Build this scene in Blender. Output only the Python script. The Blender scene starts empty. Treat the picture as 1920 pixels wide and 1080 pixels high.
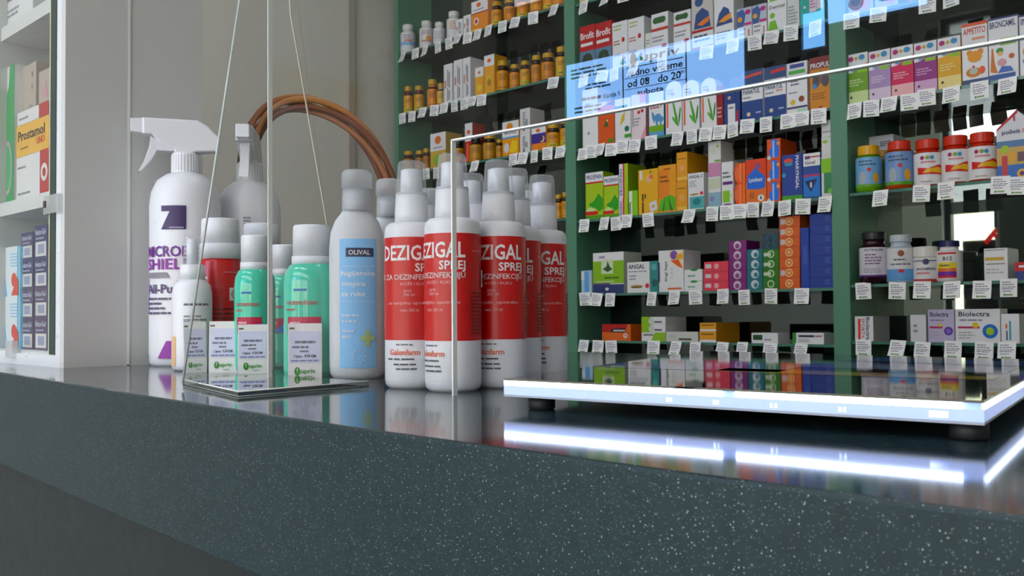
import bpy, math, random
from math import sin, cos, pi, radians, atan2, sqrt
from mathutils import Vector, Matrix
from mathutils.geometry import tessellate_polygon

S = bpy.context.scene
COL = S.collection
RND = random.Random(7)

# ------------------------------------------------------------------ camera, world, light, exposure
FPX, YAW, PITCH, ROLL = 1750.0, 0.76634, 0.02751, -0.0075
CAM = Vector((0, 0, 1.11))
FW = Vector((-sin(YAW) * cos(PITCH), cos(YAW) * cos(PITCH), sin(PITCH)))
_R = Vector((cos(YAW), sin(YAW), 0)); _U = _R.cross(FW)
RT = _R * cos(ROLL) + _U * sin(ROLL)
UP = -_R * sin(ROLL) + _U * cos(ROLL)
cam = bpy.data.cameras.new('camera'); camo = bpy.data.objects.new('camera', cam); COL.objects.link(camo)
camo.matrix_world = Matrix((( RT.x, UP.x, -FW.x, CAM.x), (RT.y, UP.y, -FW.y, CAM.y), (RT.z, UP.z, -FW.z, CAM.z), (0, 0, 0, 1)))
cam.sensor_width = 36; cam.lens = FPX / 1920 * 36; cam.clip_start = 0.02
cam.dof.use_dof = True; cam.dof.focus_distance = 0.85; cam.dof.aperture_fstop = 32
S.camera = camo
S.view_settings.view_transform = 'Standard'; S.view_settings.look = 'None'; S.view_settings.gamma = 1
S.view_settings.use_curve_mapping = False; S.view_settings.exposure = 0.0
W = bpy.data.worlds.new('sky'); S.world = W; W.use_nodes = True
W.node_tree.nodes['Background'].inputs[0].default_value = (0.93, 0.94, 1.06, 1)
W.node_tree.nodes['Background'].inputs[1].default_value = 6.3

def area(name, loc, rot, sx, sy, power, col, portal=False):
    l = bpy.data.lights.new(name, 'AREA'); l.shape = 'RECTANGLE'; l.size = sx; l.size_y = sy
    l.energy = power; l.color = col
    if portal: l.cycles.is_portal = True
    o = bpy.data.objects.new(name, l); COL.objects.link(o); o.location = loc; o.rotation_euler = rot
    return o
area('shop_window_portal', (-0.6, -2.03, 1.78), (pi / 2, 0, 0), 3.9, 2.5, 1, (1, 1, 1), True)
sl = bpy.data.lights.new('street_sun', 'SUN'); sl.energy = 7; sl.color = (1, .98, .96); sl.angle = .01
so = bpy.data.objects.new('street_sun', sl); COL.objects.link(so); so.rotation_euler = (radians(-52), 0, radians(12))   # shines over the shop onto the house across the street
area('ceiling_lamp_light', (-0.9, 1.15, 3.21), (0, 0, 0), 1.1, 0.28, 1.6, (.97, .97, 1))
area('ceiling_lamp_light', (-2.3, 1.15, 3.21), (0, 0, 0), 1.1, 0.28, 1.6, (.97, .97, 1))
area('ceiling_lamp_light', (-0.9, -0.7, 3.21), (0, 0, 0), 1.1, 0.28, 6, (.97, .97, 1))
area('ceiling_lamp_light', (-2.3, -0.7, 3.21), (0, 0, 0), 1.1, 0.28, 6, (.97, .97, 1))

# ------------------------------------------------------------------ helpers
def ray(x, y): return FW + RT * ((x - 960) / FPX) + UP * ((540 - y) / FPX)
def on(x, y, ax, val):
    d = ray(x, y); return CAM + d * ((val - CAM[ax]) / d[ax])
def at(x, t, z):
    b = FW + RT * ((x - 960) / FPX)
    v = ((z - CAM.z) / t - b.z) / UP.z
    return CAM + (b + UP * v) * t
def lin(h):
    h = h.lstrip('#'); h = h if len(h) == 6 else ''.join(a * 2 for a in h); c = [int(h[i:i + 2], 16) / 255 for i in (0, 2, 4)]
    return tuple(x / 12.92 if x <= .04045 else ((x + .055) / 1.055) ** 2.4 for x in c) + (1,)
MATS = {}
def node(nt, t, **kw):
    n = nt.nodes.new(t)
    for k, v in kw.items(): setattr(n, k, v)
    return n
def mat(col, rough=.45, metal=0, coat=0, emit=0, noise=1, name=None):
    k = (col, rough, metal, coat, emit, noise)
    if k in MATS: return MATS[k]
    m = bpy.data.materials.new(name or 'coated_' + col.strip('#')); m.use_nodes = True; nt = m.node_tree
    b = nt.nodes['Principled BSDF']
    c = lin(col); g = .3 * c[0] + .55 * c[1] + .15 * c[2]
    b.inputs['Base Color'].default_value = [min(1, max(0, g + (x - g) * 1.22)) for x in c[:3]] + [1]; b.inputs['Metallic'].default_value = metal
    b.inputs['Coat Weight'].default_value = coat
    if noise:
        tc = node(nt, 'ShaderNodeTexCoord'); n = node(nt, 'ShaderNodeTexNoise'); n.inputs['Scale'].default_value = 60
        mr = node(nt, 'ShaderNodeMapRange'); mr.inputs[3].default_value = max(0.02, rough - .07); mr.inputs[4].default_value = rough + .07
        nt.links.new(tc.outputs['Object'], n.inputs['Vector']); nt.links.new(n.outputs['Fac'], mr.inputs[0])
        nt.links.new(mr.outputs[0], b.inputs['Roughness'])
    else: b.inputs['Roughness'].default_value = rough
    if emit:
        b.inputs['Emission Color'].default_value = lin(col); b.inputs['Emission Strength'].default_value = emit
    MATS[k] = m; return m
def glassy(name, tint, ior=1.49, boost=1.0, rough=0.0, white=0.0, wcol='#ffffff'):
    """clear sheet: lets light straight through, mirrors by Fresnel; 'white' adds frosting"""
    if name in MATS: return MATS[name]
    m = bpy.data.materials.new(name); m.use_nodes = True; nt = m.node_tree; nt.nodes.clear()
    out = node(nt, 'ShaderNodeOutputMaterial'); tr = node(nt, 'ShaderNodeBsdfTransparent'); gl = node(nt, 'ShaderNodeBsdfGlossy')
    tr.inputs[0].default_value = lin(tint); gl.inputs['Roughness'].default_value = rough
    geo = node(nt, 'ShaderNodeNewGeometry'); dp = node(nt, 'ShaderNodeVectorMath', operation='DOT_PRODUCT')
    nt.links.new(geo.outputs['Incoming'], dp.inputs[0]); nt.links.new(geo.outputs['Normal'], dp.inputs[1])
    def mth(op, a, c):
        q = node(nt, 'ShaderNodeMath', operation=op)
        for i, e in enumerate((a, c)):
            if isinstance(e, (int, float)): q.inputs[i].default_value = e
            elif e is not None: nt.links.new(e, q.inputs[i])
        return q.outputs[0]
    r0 = ((ior - 1) / (ior + 1)) ** 2            # Schlick, the same from both sides of the sheet
    pw = mth('POWER', mth('SUBTRACT', 1.0, mth('ABSOLUTE', dp.outputs['Value'], None)), 5.0)
    fr = mth('ADD', mth('MULTIPLY', pw, 1 - r0), r0)
    mu = node(nt, 'ShaderNodeMath', operation='MULTIPLY', use_clamp=True); mu.inputs[1].default_value = boost
    mx = node(nt, 'ShaderNodeMixShader')
    nt.links.new(fr, mu.inputs[0]); nt.links.new(mu.outputs[0], mx.inputs[0])
    src = tr.outputs[0]
    if white:
        df = node(nt, 'ShaderNodeBsdfDiffuse'); df.inputs[0].default_value = lin(wcol)
        tl = node(nt, 'ShaderNodeBsdfTranslucent'); tl.inputs[0].default_value = lin(wcol)
        m2 = node(nt, 'ShaderNodeMixShader'); m2.inputs[0].default_value = .45
        nt.links.new(df.outputs[0], m2.inputs[1]); nt.links.new(tl.outputs[0], m2.inputs[2])
        m3 = node(nt, 'ShaderNodeMixShader'); m3.inputs[0].default_value = white
        nt.links.new(tr.outputs[0], m3.inputs[1]); nt.links.new(m2.outputs[0], m3.inputs[2]); src = m3.outputs[0]
    nt.links.new(src, mx.inputs[1]); nt.links.new(gl.outputs[0], mx.inputs[2]); nt.links.new(mx.outputs[0], out.inputs[0])
    MATS[name] = m; return m

class MB:
    def __init__(s): s.v = []; s.f = []; s.m = []; s.sm = []; s.mats = []
    def mi(s, mt):
        if mt not in s.mats: s.mats.append(mt)
        return s.mats.index(mt)
    def add(s, vs, fs, mt, smooth=False):
        b = len(s.v); i = s.mi(mt); s.v += [tuple(v) for v in vs]
        for f in fs: s.f.append([b + k for k in f]); s.m.append(i); s.sm.append(smooth)
    def box(s, x0, x1, y0, y1, z0, z1, mt):
        v = [(x, y, z) for x in (x0, x1) for y in (y0, y1) for z in (z0, z1)]
        s.add(v, [(0, 1, 3, 2), (4, 6, 7, 5), (0, 4, 5, 1), (2, 3, 7, 6), (0, 2, 6, 4), (1, 5, 7, 3)], mt)
    def hexa(s, b, t, mt):      # bottom quad, top quad (same winding, counter-clockwise from above)
        n = len(b); v = list(b) + list(t)
        s.add(v, [tuple(range(n - 1, -1, -1)), tuple(range(n, 2 * n))] + [(i, (i + 1) % n, n + (i + 1) % n, n + i) for i in range(n)], mt)
    def lathe(s, prof, mt, n=28, sq=1.0, smooth=True, cx=0, cy=0):
        v = []; f = []
        for r, z in prof:
            for k in range(n):
                a = 2 * pi * k / n; v.append((cx + r * cos(a), cy + r * sq * sin(a), z))
        for i in range(len(prof) - 1):
            for k in range(n):
                k2 = (k + 1) % n; f.append((i * n + k, i * n + k2, (i + 1) * n + k2, (i + 1) * n + k))
        if prof[0][0] > 1e-6: f.append(tuple(range(n - 1, -1, -1)))
        if prof[-1][0] > 1e-6: f.append(tuple((len(prof) - 1) * n + k for k in range(n)))
        s.add(v, f, mt, smooth)
    def tube(s, pts, r, mt, n=8):
        pts = [Vector(p) for p in pts]; v = []; f = []
        for i, p in enumerate(pts):
            d = (pts[min(i + 1, len(pts) - 1)] - pts[max(i - 1, 0)]).normalized()
            a = d.orthogonal().normalized() if i == 0 else (a - d * a.dot(d)).normalized()
            b = d.cross(a)
            for k in range(n): v.append(p + (a * cos(2 * pi * k / n) + b * sin(2 * pi * k / n)) * r)
        for i in range(len(pts) - 1):
            for k in range(n): k2 = (k + 1) % n; f.append((i * n + k, i * n + k2, (i + 1) * n + k2, (i + 1) * n + k))
        f += [tuple(range(n - 1, -1, -1)), tuple((len(pts) - 1) * n + k for k in range(n))]
        s.add(v, f, mt, True)
    def prism(s, poly, y0, y1, mt, inset=0.0):     # poly in XZ, counter-clockwise seen from -Y
        n = len(poly)
        c = Vector((sum(p[0] for p in poly) / n, sum(p[1] for p in poly) / n))
        def ins(k): return [tuple(Vector(p) + (c - Vector(p)).normalized() * k) for p in poly]
        rings = [(ins(inset), y0), (poly, y0 + inset), (poly, y1 - inset), (ins(inset), y1)] if inset else [(poly, y0), (poly, y1)]
        v = [(p[0], y, p[1]) for pl, y in rings for p in pl]; f = []
        for i in range(len(rings) - 1):
            for k in range(n): k2 = (k + 1) % n; f.append((i * n + k, (i + 1) * n + k, (i + 1) * n + k2, i * n + k2))
        f += [tuple(range(n)), tuple((len(rings) - 1) * n + k for k in range(n - 1, -1, -1))]
        s.add(v, f, mt)
    def build(s, name, parent=None, loc=(0, 0, 0), rz=0, bevel=0):
        me = bpy.data.meshes.new(name); me.from_pydata(s.v, [], s.f)
        for m in s.mats: me.materials.append(m)
        me.polygons.foreach_set('material_index', s.m); me.polygons.foreach_set('use_smooth', s.sm); me.update()
        o = bpy.data.objects.new(name, me); COL.objects.link(o); o.location = loc; o.rotation_euler = (0, 0, rz)
        if parent: o.parent = parent
        if bevel:
            b = o.modifiers.new('edge', 'BEVEL'); b.width = bevel; b.segments = 2; b.limit_method = 'ANGLE'; b.angle_limit = radians(40)
        return o
LABELS = set()
def tag(o, label, cat, group=None):
    o['label'] = label; o['category'] = cat
    if group: o['group'] = group
    elif label in LABELS: print('DUPLICATE LABEL', label)
    if not 4 <= len(label.split()) <= 16: print('LABEL LENGTH', len(label.split()), label)
    LABELS.add(label); return o
def struct(o): o['kind'] = 'structure'; return o
def empty(name, loc, rz=0):
    o = bpy.data.objects.new(name, None); COL.objects.link(o); o.location = loc; o.rotation_euler = (0, 0, rz); o.empty_display_size = .02
    return o

# ---- lettering and printed artwork --------------------------------------------------------------
TXT = {}
def text_mesh(s):
    if s in TXT: return TXT[s]
    cu = bpy.data.curves.new('lettering', 'FONT'); cu.body = s; cu.dimensions = '2D'; cu.fill_mode = 'FRONT'; cu.resolution_u = 2; cu.offset = .02
    o = bpy.data.objects.new('lettering', cu); me = o.to_mesh()
    v = [(p.co.x, p.co.y) for p in me.vertices]; f = [tuple(p.vertices) for p in me.polygons]
    o.to_mesh_clear(); bpy.data.objects.remove(o); bpy.data.curves.remove(cu)
    x0 = min(a for a, b in v); x1 = max(a for a, b in v); y1 = 0.70
    TXT[s] = ([((a - x0) / y1, b / y1) for a, b in v], f, (x1 - x0) / y1); return TXT[s]
def clip(poly, x, keep_left):
    out = []; n = len(poly)
    for i in range(n):
        p, q = poly[i], poly[(i + 1) % n]; a = p[0] <= x if keep_left else p[0] >= x; c = q[0] <= x if keep_left else q[0] >= x
        if a: out.append(p)
        if a != c: t = (x - p[0]) / (q[0] - p[0]); out.append((x, p[1] + t * (q[1] - p[1])))
    return out
def emit(mb, polys, mp, k, m, curved, slab):
    for p in polys:
        if len(p) > 3:
            try: tris = [[p[i] if isinstance(i, int) else i for i in t] for t in tessellate_polygon([[Vector((a, b, 0)) for a, b in p]])]
            except Exception: tris = [p]
        else: tris = [p]
        for t in tris:
            if not curved: mb.add([mp(a, b, k) for a, b in t], [tuple(range(len(t)))], m); continue
            x0 = min(a for a, b in t); x1 = max(a for a, b in t); i = math.floor(x0 / slab)
            while i * slab < x1:
                c = clip(clip(t, i * slab, False), (i + 1) * slab, True); i += 1
                if len(c) > 2: mb.add([mp(a, b, k) for a, b in c], [tuple(range(len(c)))], m)
def paint(mb, elems, w, h, mp, off=.00025, step=.00009, nseg=1):
    """elems in fractions of a w x h panel; mp(x, y, lift) gives the 3-D point"""
    k = off; cv = nseg > 1; slab = w / (2.5 * nseg) if cv else 1
    for e in elems:
        t = e[0]; k += step
        if t == 'R':
            _, a, b, c, d, col = e; ps = [[(a * w, b * h), (c * w, b * h), (c * w, d * h), (a * w, d * h)]]
        elif t == 'C':
            _, cx, cy, r, col = e[:5]; ry = e[5] if len(e) > 5 else r
            ps = [[(cx * w + r * w * cos(2 * pi * i / 18), cy * h + ry * w * sin(2 * pi * i / 18)) for i in range(18)]]
        elif t == 'P':
            _, col, q = e; ps = [[(q[i] * w, q[i + 1] * h) for i in range(0, len(q), 2)]]
        elif t == 'T':
            _, s, u, v, th, col = e[:6]; o = e[6] if len(e) > 6 else {}
            vs, fs, tw = text_mesh(s); rot = o.get('rot', 0)
            hh = th * (h if not rot else w)
            sx = hh if 'w' not in o else o['w'] * (w if not rot else h) / tw
            al = o.get('al', 0) * tw * sx; pts = []
            for a, b in vs:
                a = a * sx - al; b = b * hh
                if rot == 90: a, b = -b, a
                elif rot == -90: a, b = b, -a
                pts.append((u * w + a, v * h + b))
            if not cv:
                mb.add([mp(a, b, k) for a, b in pts], fs, mat(col)); continue
            ps = [[pts[i] for i in f] for f in fs]
        elif t == 'L':
            _, a, b, c, d, n, col = e; rr = random.Random(int(a * 999 + b * 77 + n)); dh = (d - b) / n; ps = []
            for i in range(n):
                y = d - dh * (i + .75); x = a; ln = a + (c - a) * rr.uniform(.6, 1)
                while x < ln - .02:
                    x2 = min(ln, x + (c - a) * rr.uniform(.12, .3))
                    ps.append([(x * w, y * h), (x2 * w, y * h), (x2 * w, (y + dh * .45) * h), (x * w, (y + dh * .45) * h)])
                    x = x2 + (c - a) * .035
        emit(mb, ps, mp, k, mat(col), cv, slab)
def flat(x0, y, z0): return lambda x, z, k: (x0 + x, y - k, z0 + z)
def cyl(R, w, z0, a0=0.0): return lambda x, z, k: ((R + k) * sin(a0 + (x - w / 2) / R), -(R + k) * cos(a0 + (x - w / 2) / R), z0 + z)
def ell(R, sq, w, z0): return lambda x, z, k: (x - w / 2, -(R * sq * sqrt(max(0, 1 - ((x - w / 2) / R) ** 2)) + k), z0 + z)

WHT, NAVY, RED, LIME, ORG = '#e6e6e6', '#1c2552', '#b01220', '#9cc41c', '#e06a18'
ACR = glassy('clear_acrylic', '#fafbfb', 1.5, 1.9)
EDGE = mat('#eef1ec', .25)

# ------------------------------------------------------------------ room
FLOOR = mat('#8c8c8c', .35); WALLM = mat('#cfccc2', .8); CEILM = mat('#d8d6d0', .9)
def slab(name, *a, m=WALLM): b = MB(); b.box(*a, m); return struct(b.build(name))
slab('floor', -3.3, 1.8, -2.2, 3.0, -.1, 0, m=FLOOR)
slab('ceiling', -3.3, 1.8, -2.2, 3.0, 3.3, 3.4, m=CEILM)
slab('wall_left', -3.3, -3.12, -2.2, 2.98, 0, 3.3)
slab('wall_right', 1.6, 1.75, -2.2, 2.98, 0, 3.3)
slab('wall_back', -3.12, 1.6, 2.70, 2.98, 0, 3.3)
b = MB()
for a in ((-3.12, -2.55, 0, 3.3), (1.35, 1.6, 0, 3.3), (-2.55, 1.35, 3.05, 3.3), (-2.55, 1.35, 0, .5)): b.box(a[0], a[1], -2.15, -2.0, a[2], a[3], WALLM)
struct(b.build('wall_front'))
b = MB(); fm = mat('#3a3f40', .4, .4)
for x in (-2.55, -1.27, .04, 1.31): b.box(x, x + .045, -2.12, -2.05, .5, 3.05, fm)
for z in (.5, 3.005): b.box(-2.55, 1.35, -2.12, -2.05, z, z + .045, fm)
w1 = struct(b.build('window_1'))
b = MB(); b.box(-2.51, 1.31, -2.088, -2.082, 0.54, 3.01, glassy('window_glass', '#fcfcfc', 1.5)); b.build('pane', w1)
b = MB(); b.box(-2.51, 1.31, -2.079, -2.071, 1.84, 2.40, mat('#8c8a86', .7)); b.build('sky_block_board', w1)  # unseen board added to keep the bright sky out of the acrylic's reflection
b = MB(); b.box(-3.118, -3.10, .2 - 2.0, .2 - .75, 1.98, 2.12, mat('#b9a35a', .6)); struct(b.build('trim_1'))
b = MB(); b.box(-3.119, -3.10, 2.27, 2.30, 0, 3.3, mat('#aaa296', .7)); struct(b.build('trim_2'))
# street outside the shop window
slab('street', -30, 30, -40, -2.2, -.25, -.12, m=mat('#b2b2b2', .9))
b = MB(); b.box(-16, 12, -17, -13, -.12, 3.3, mat('#e6e0c4', .8))
for x in range(-15, 12, 3): b.box(x, x + 1.6, -13.0, -13.3, .9, 2.4, mat('#6d7a80', .3))
struct(b.build('exterior_building'))
for x, y in ((-.9, 1.15), (-2.3, 1.15), (-.9, -.7), (-2.3, -.7)):
    b = MB(); b.box(-.58, .58, -.17, .17, .012, .06, mat('#dcdcd8', .5)); L = b.build('ceiling_lamp', None, (x, y, 3.23))
    tag(L, 'flat white ceiling lamp over the ' + ('shelves' if y > 0 else 'shop floor') + (' beside the left wall' if x < -2 else ' nearer the middle of the shop'), 'lamp')
    b = MB(); b.box(-.55, .55, -.14, .14, .002, .012, mat('#f6faff', .5, emit=2.5)); b.build('diffuser', L)

# ------------------------------------------------------------------ counter
def counter_mat(name, rough, spec):
    m = bpy.data.materials.new(name); m.use_nodes = True; nt = m.node_tree; bs = nt.nodes['Principled BSDF']
    tc = node(nt, 'ShaderNodeTexCoord')
    def specks(scale, lo, hi):
        v = node(nt, 'ShaderNodeTexVoronoi'); v.inputs['Scale'].default_value = scale
        nt.links.new(tc.outputs['Object'], v.inputs['Vector'])
        r = node(nt, 'ShaderNodeMapRange'); r.inputs[1].default_value = hi; r.inputs[2].default_value = lo
        nt.links.new(v.outputs['Distance'], r.inputs[0])
        w = node(nt, 'ShaderNodeSeparateColor'); nt.links.new(v.outputs['Color'], w.inputs[0])
        g = node(nt, 'ShaderNodeMath', operation='GREATER_THAN'); g.inputs[1].default_value = .52; nt.links.new(w.outputs[0], g.inputs[0])
        p = node(nt, 'ShaderNodeMath', operation='MULTIPLY'); nt.links.new(r.outputs[0], p.inputs[0]); nt.links.new(g.outputs[0], p.inputs[1])
        return p
    a = specks(560, .08, .2); c = specks(1000, .10, .26)
    ad = node(nt, 'ShaderNodeMath', operation='ADD', use_clamp=True); nt.links.new(a.outputs[0], ad.inputs[0])
    hf = node(nt, 'ShaderNodeMath', operation='MULTIPLY'); hf.inputs[1].default_value = .4; nt.links.new(c.outputs[0], hf.inputs[0]); nt.links.new(hf.outputs[0], ad.inputs[1])
    n = node(nt, 'ShaderNodeTexNoise'); n.inputs['Scale'].default_value = 120; nt.links.new(tc.outputs['Object'], n.inputs['Vector'])
    base = node(nt, 'ShaderNodeMix', data_type='RGBA'); base.inputs['A'].default_value = lin('#14262a'); base.inputs['B'].default_value = lin('#22383c')
    nt.links.new(n.outputs['Fac'], base.inputs['Factor'])
    mx = node(nt, 'ShaderNodeMix', data_type='RGBA'); mx.inputs['B'].default_value = lin('#b2bcb6')
    nt.links.new(ad.outputs[0], mx.inputs['Factor']); nt.links.new(base.outputs['Result'], mx.inputs['A'])
    nt.links.new(mx.outputs['Result'], bs.inputs['Base Color']); bs.inputs['Roughness'].default_value = rough; bs.inputs['Specular IOR Level'].default_value = spec; bs.inputs['IOR'].default_value = 1.55
    return m
CT = 1.05
b = MB()
edge = [(-2.2, .40), (-1.6, .372), (-1.13, .350), (-.7, .318), (-.415, .301), (-.2, .298), (.1, .302), (.5, .315), (1.2, .33)]
b.hexa([(x, y, CT - .10) for x, y in edge] + [(1.2, 1.12, CT - .10), (-2.2, 1.12, CT - .10)], [(x, y, CT) for x, y in edge] + [(1.2, 1.12, CT), (-2.2, 1.12, CT)], counter_mat('honed_stone_edge', .45, .25))
topm = counter_mat('polished_stone_top', .085, .6); b.m[1] = b.mi(topm)
o = b.build('shop_counter', bevel=.002); tag(o, 'dark speckled stone counter with glossy top under the bottles', 'counter')
b = MB(); b.box(-2.2, 1.2, .43, 1.05, 0, CT - .10, mat('#20282a', .5)); b.build('counter_base', o)

# ------------------------------------------------------------------ shelving unit
YF, YB = 2.5, 2.69
BX = {1: (-3.085, -2.112), 2: (-2.112, -1.135), 3: (-1.135, -.12)}
LV = {1: (1.10, .844, .591, .336, .08, -.09), 2: (1.083, .824, .572, .322, .066, -.093), 3: (1.08, .819, .572, .325, .073, -.082)}
GREEN = mat('#5c8870', .45); SHG = glassy('tinted_shelf_glass', '#7c8c84', 1.5, 1.2, .02)
def SZ(bay, l): return CAM.z + LV[bay][l]
unit = empty('shelving_unit', (-1.6, 2.65, 0)); tag(unit, 'tall green wall shelving with glass shelves full of medicines behind the counter', 'shelving')
off = Vector((1.6, -2.65, 0))
def part(name, mb): return mb.build(name, unit, off)
for bay, (x0, x1) in BX.items():
    for a, c in ((x0, x0 + .024), (x1 - .024, x1)):
        b = MB(); b.box(a, c, YF - .005, YB, 0, 2.9, GREEN); part('side_panel', b)
    mir = mat(('#747b78', '#565c5a')[bay - 1] if bay < 3 else '#98a29c', .015, 1.0, noise=0)
    b = MB(); b.box(x0 + .024, x1 - .024, YB - .006, YB, .95, 2.9, mir); part('mirror_back', b)
    for l in range(6):
        z = SZ(bay, l); b = MB(); b.box(x0 + .025, x1 - .025, YF + .004, YB - .008, z - .008, z, SHG)
        b.box(x0 + .025, x1 - .025, YF, YF + .004, z - .008, z, mat('#4f7a6a', .2)); part('glass_shelf', b)
    b = MB(); b.box(x0 + .024, x1 - .024, YF + .01, YB, 0, .93, GREEN); part('lower_cupboard', b)
    b = MB(); b.box(x0 + .024, x1 - .024, YF, YB, 2.55, 2.9, GREEN); part('top_cornice', b)

ITEMS = []      # (bay, level, x centre, nick) for the price tags
def posname(i, n):
    if n == 1: return ''
    return {0: 'bottom', n - 1: 'topmost'}.get(i, ['', 'second from bottom', 'third from bottom', 'fourth from bottom', 'fifth from bottom', 'sixth from bottom', ''][i])
def shelfbox(bay, l, x0, x1, tops, col, nick, el=(), depth=.07, name='medicine_box', yoff=.012, each=None, cat='box', side=None, group=None, dx=0):
    zs = SZ(bay, l); yf = YF + yoff; z = zs; n = len(tops)
    for i, yt in enumerate(tops):
        xm = (x0 + x1) / 2; P = on(xm, yt, 1, yf); h = P.z - z
        if h < .008: h = .02
        ym = yt + (30 if h > .06 else 8)
        X0 = on(x0, ym, 1, yf).x; X1 = on(x1, ym, 1, yf).x
        w = X1 - X0; hw = w - .0008
        b = MB(); b.box(.0004, hw, 0, min(depth, .155), 0, h - .0005, mat(side or col, .4))
        E_ = list(each[i]) if each else list(el)
        if side: E_ = [('R', 0.002, 0.002, .998, .998, col)] + E_
        paint(b, E_, hw, h, flat(0, 0, 0))
        o = b.build(name, None, (X0 + dx * i, yf, z))
        p = posname(i, n)
        tag(o, nick if n == 1 else f'{p} box of the {nick}', cat, group)
        z += h
    ITEMS.append((bay, l, X0 + w / 2, nick))
T = lambda s, u, v, h, c, **k: ('T', s, u, v, h, c, k)

# ---- bay 2 (middle bay) -------------------------------------------------------------------------
GR = '#8a8f93'
# top shelf (just cut by the frame)
shelfbox(2, 0, 1086, 1106, [-70], '#d8d49a', 'pale yellow box on the highest shelf', [('L', .1, .1, .9, .5, 4, GR)])
shelfbox(2, 0, 1107, 1128, [-60], '#6f7c92', 'blue box on the highest shelf', [('C', .5, .2, .4, NAVY)])
shelfbox(2, 0, 1130, 1160, [-66], '#dcdcd8', 'white box on the highest shelf', [('L', .1, .1, .9, .5, 4, GR)])
# level 1
def hills(k): return [('R', 0, .5, 1, 1, RED), T('Brofit', .06, .74, .13, WHT, w=.88), ('R', .08, .6, .85, .66, WHT), ('R', 0, 0, 1, .5, '#5f7f95'), ('P', '#27361c', [.04, 0, .1, .25, .25, .42, .5, .46, .75, .42, .9, .25, .96, 0]), ('R', .48, 0, .52, .46, '#3f5a3a')]
shelfbox(2, 1, 1087, 1116, [48], RED, 'red topped box with green hill, beside green post', hills(0), .05)
shelfbox(2, 1, 1116.5, 1147, [41], RED, 'red topped box with green hill, second from post', hills(1), .05)
def ruby(c): return [('L', .1, .8, .75, .95, 2, '#9fb070'), ('C', .72, .6, .1, RED, .13), ('L', .08, .5, .6, .62, 2, '#b06a5a'), ('L', .08, .25, .8, .34, 1, GR), ('C', .8, .2, .09, c), ('P', '#3f7a30', [.45, .1, .7, .2, .95, .1, .7, .06]), ('R', 0, 0, 1, .03, RED)]
shelfbox(2, 1, 1148, 1177, [40], WHT, 'white box with red berry and red flower', ruby('#c01828'), .07)
shelfbox(2, 1, 1177.5, 1208, [33], WHT, 'white box with berry and purple flower', ruby('#8a3a90'), .07)
shelfbox(2, 1, 1210, 1221, [62], '#e2e2da', 'narrow plain white box between wider white boxes', [('L', .2, .6, .8, .8, 2, GR)])
pill = [[('L', .08, .6, .8, .85, 2, GR), ('C', .78, .45, .16, '#a82a20', .09)], [('C', .25, .6, .16, '#2c5a2a', .16), ('C', .7, .6, .16, '#2c5a2a', .16), ('R', .25, .42, .7, .78, '#2c5a2a'), ('R', 0, 0, 1, .16, '#b8402a')]]
shelfbox(2, 1, 1221, 1253, [57, 24], WHT, 'left pair of white boxes with green capsule', each=pill)
shelfbox(2, 1, 1263, 1295, [47, 20], WHT, 'right pair of white boxes with green capsule', each=pill)
def torso(txt): return [('R', 0, .38, 1, 1, '#c9c4bc'), ('C', .35, .9, .2, '#2c4a7c'), ('P', '#23437a', [.1, .4, .2, .68, .5, .78, .8, .68, .9, .4]), ('P', '#e0803a', [.25, .48, .55, .55, .85, .6, .8, .5, .5, .44]), ('R', 0, .33, 1, .38, RED), ('L', .1, .14, .9, .3, 2, '#4a4a50'), ('R', 0, .02, 1, .06, RED)]
shelfbox(2, 1, 1297, 1337, [-8], WHT, 'white box with blue torso and red stripes', torso(1), .06)
shelfbox(2, 1, 1339, 1376, [-12], WHT, 'white box with blue torso, no stripes', [('C', .55, .95, .14, '#3a4a7c'), ('P', '#23437a', [.1, .38, .25, .62, .5, .75, .75, .68, .95, .4]), ('P', '#e8a04a', [.2, .46, .55, .55, .9, .6, .85, .48, .5, .44]), ('L', .1, .1, .9, .28, 3, GR)], .06)
joint = [('L', .1, .12, .6, .4, 2, GR), ('R', .75, .0, .85, .3, '#c07a80'), ('R', 0, .42, 1, 1, '#b9c3cc'), ('P', '#3a5a90', [0, .42, 0, .9, .4, .98, .6, .8, .45, .42]), ('C', .2, .66, .16, '#e0a050'), ('C', .75, .85, .2, '#b02a80', .16), ('R', .5, .44, 1, .52, '#c2307c')]
shelfbox(2, 1, 1382, 1410, [15], WHT, 'small box with joint picture and lime box above', joint, .05)
shelfbox(2, 1, 1411, 1438, [8], WHT, 'small box with joint picture beside green-figure box', joint, .05)
shelfbox(2, 1, 1439, 1475, [-30], WHT, 'white box with green sitting figures', [('C', .3, .86, .12, '#7cb83a'), ('P', '#7cb83a', [.1, .66, .2, .8, .5, .8, .6, .66]), T('Detrical', .1, .5, .07, '#4a5a4a', w=.8), ('C', .25, .36, .14, '#7cb83a'), ('P', '#7cb83a', [.02, .06, .1, .24, .4, .26, .55, .06])], .05)
shelfbox(2, 1, 1476, 1499, [-20], '#d4d8d2', 'white strip box beside the teal box', [('L', .1, .1, .9, .6, 6, GR)])
shelfbox(2, 1, 1500, 1546, [-12], '#4aa89a', 'teal box with two pink notes', [('R', .4, .4, .68, .95, '#e0cfd8'), ('R', .7, .45, .95, .98, '#e0cfd8'), ('L', .42, .5, .66, .9, 4, '#b06a80'), ('C', .2, .6, .05, WHT)])
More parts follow.
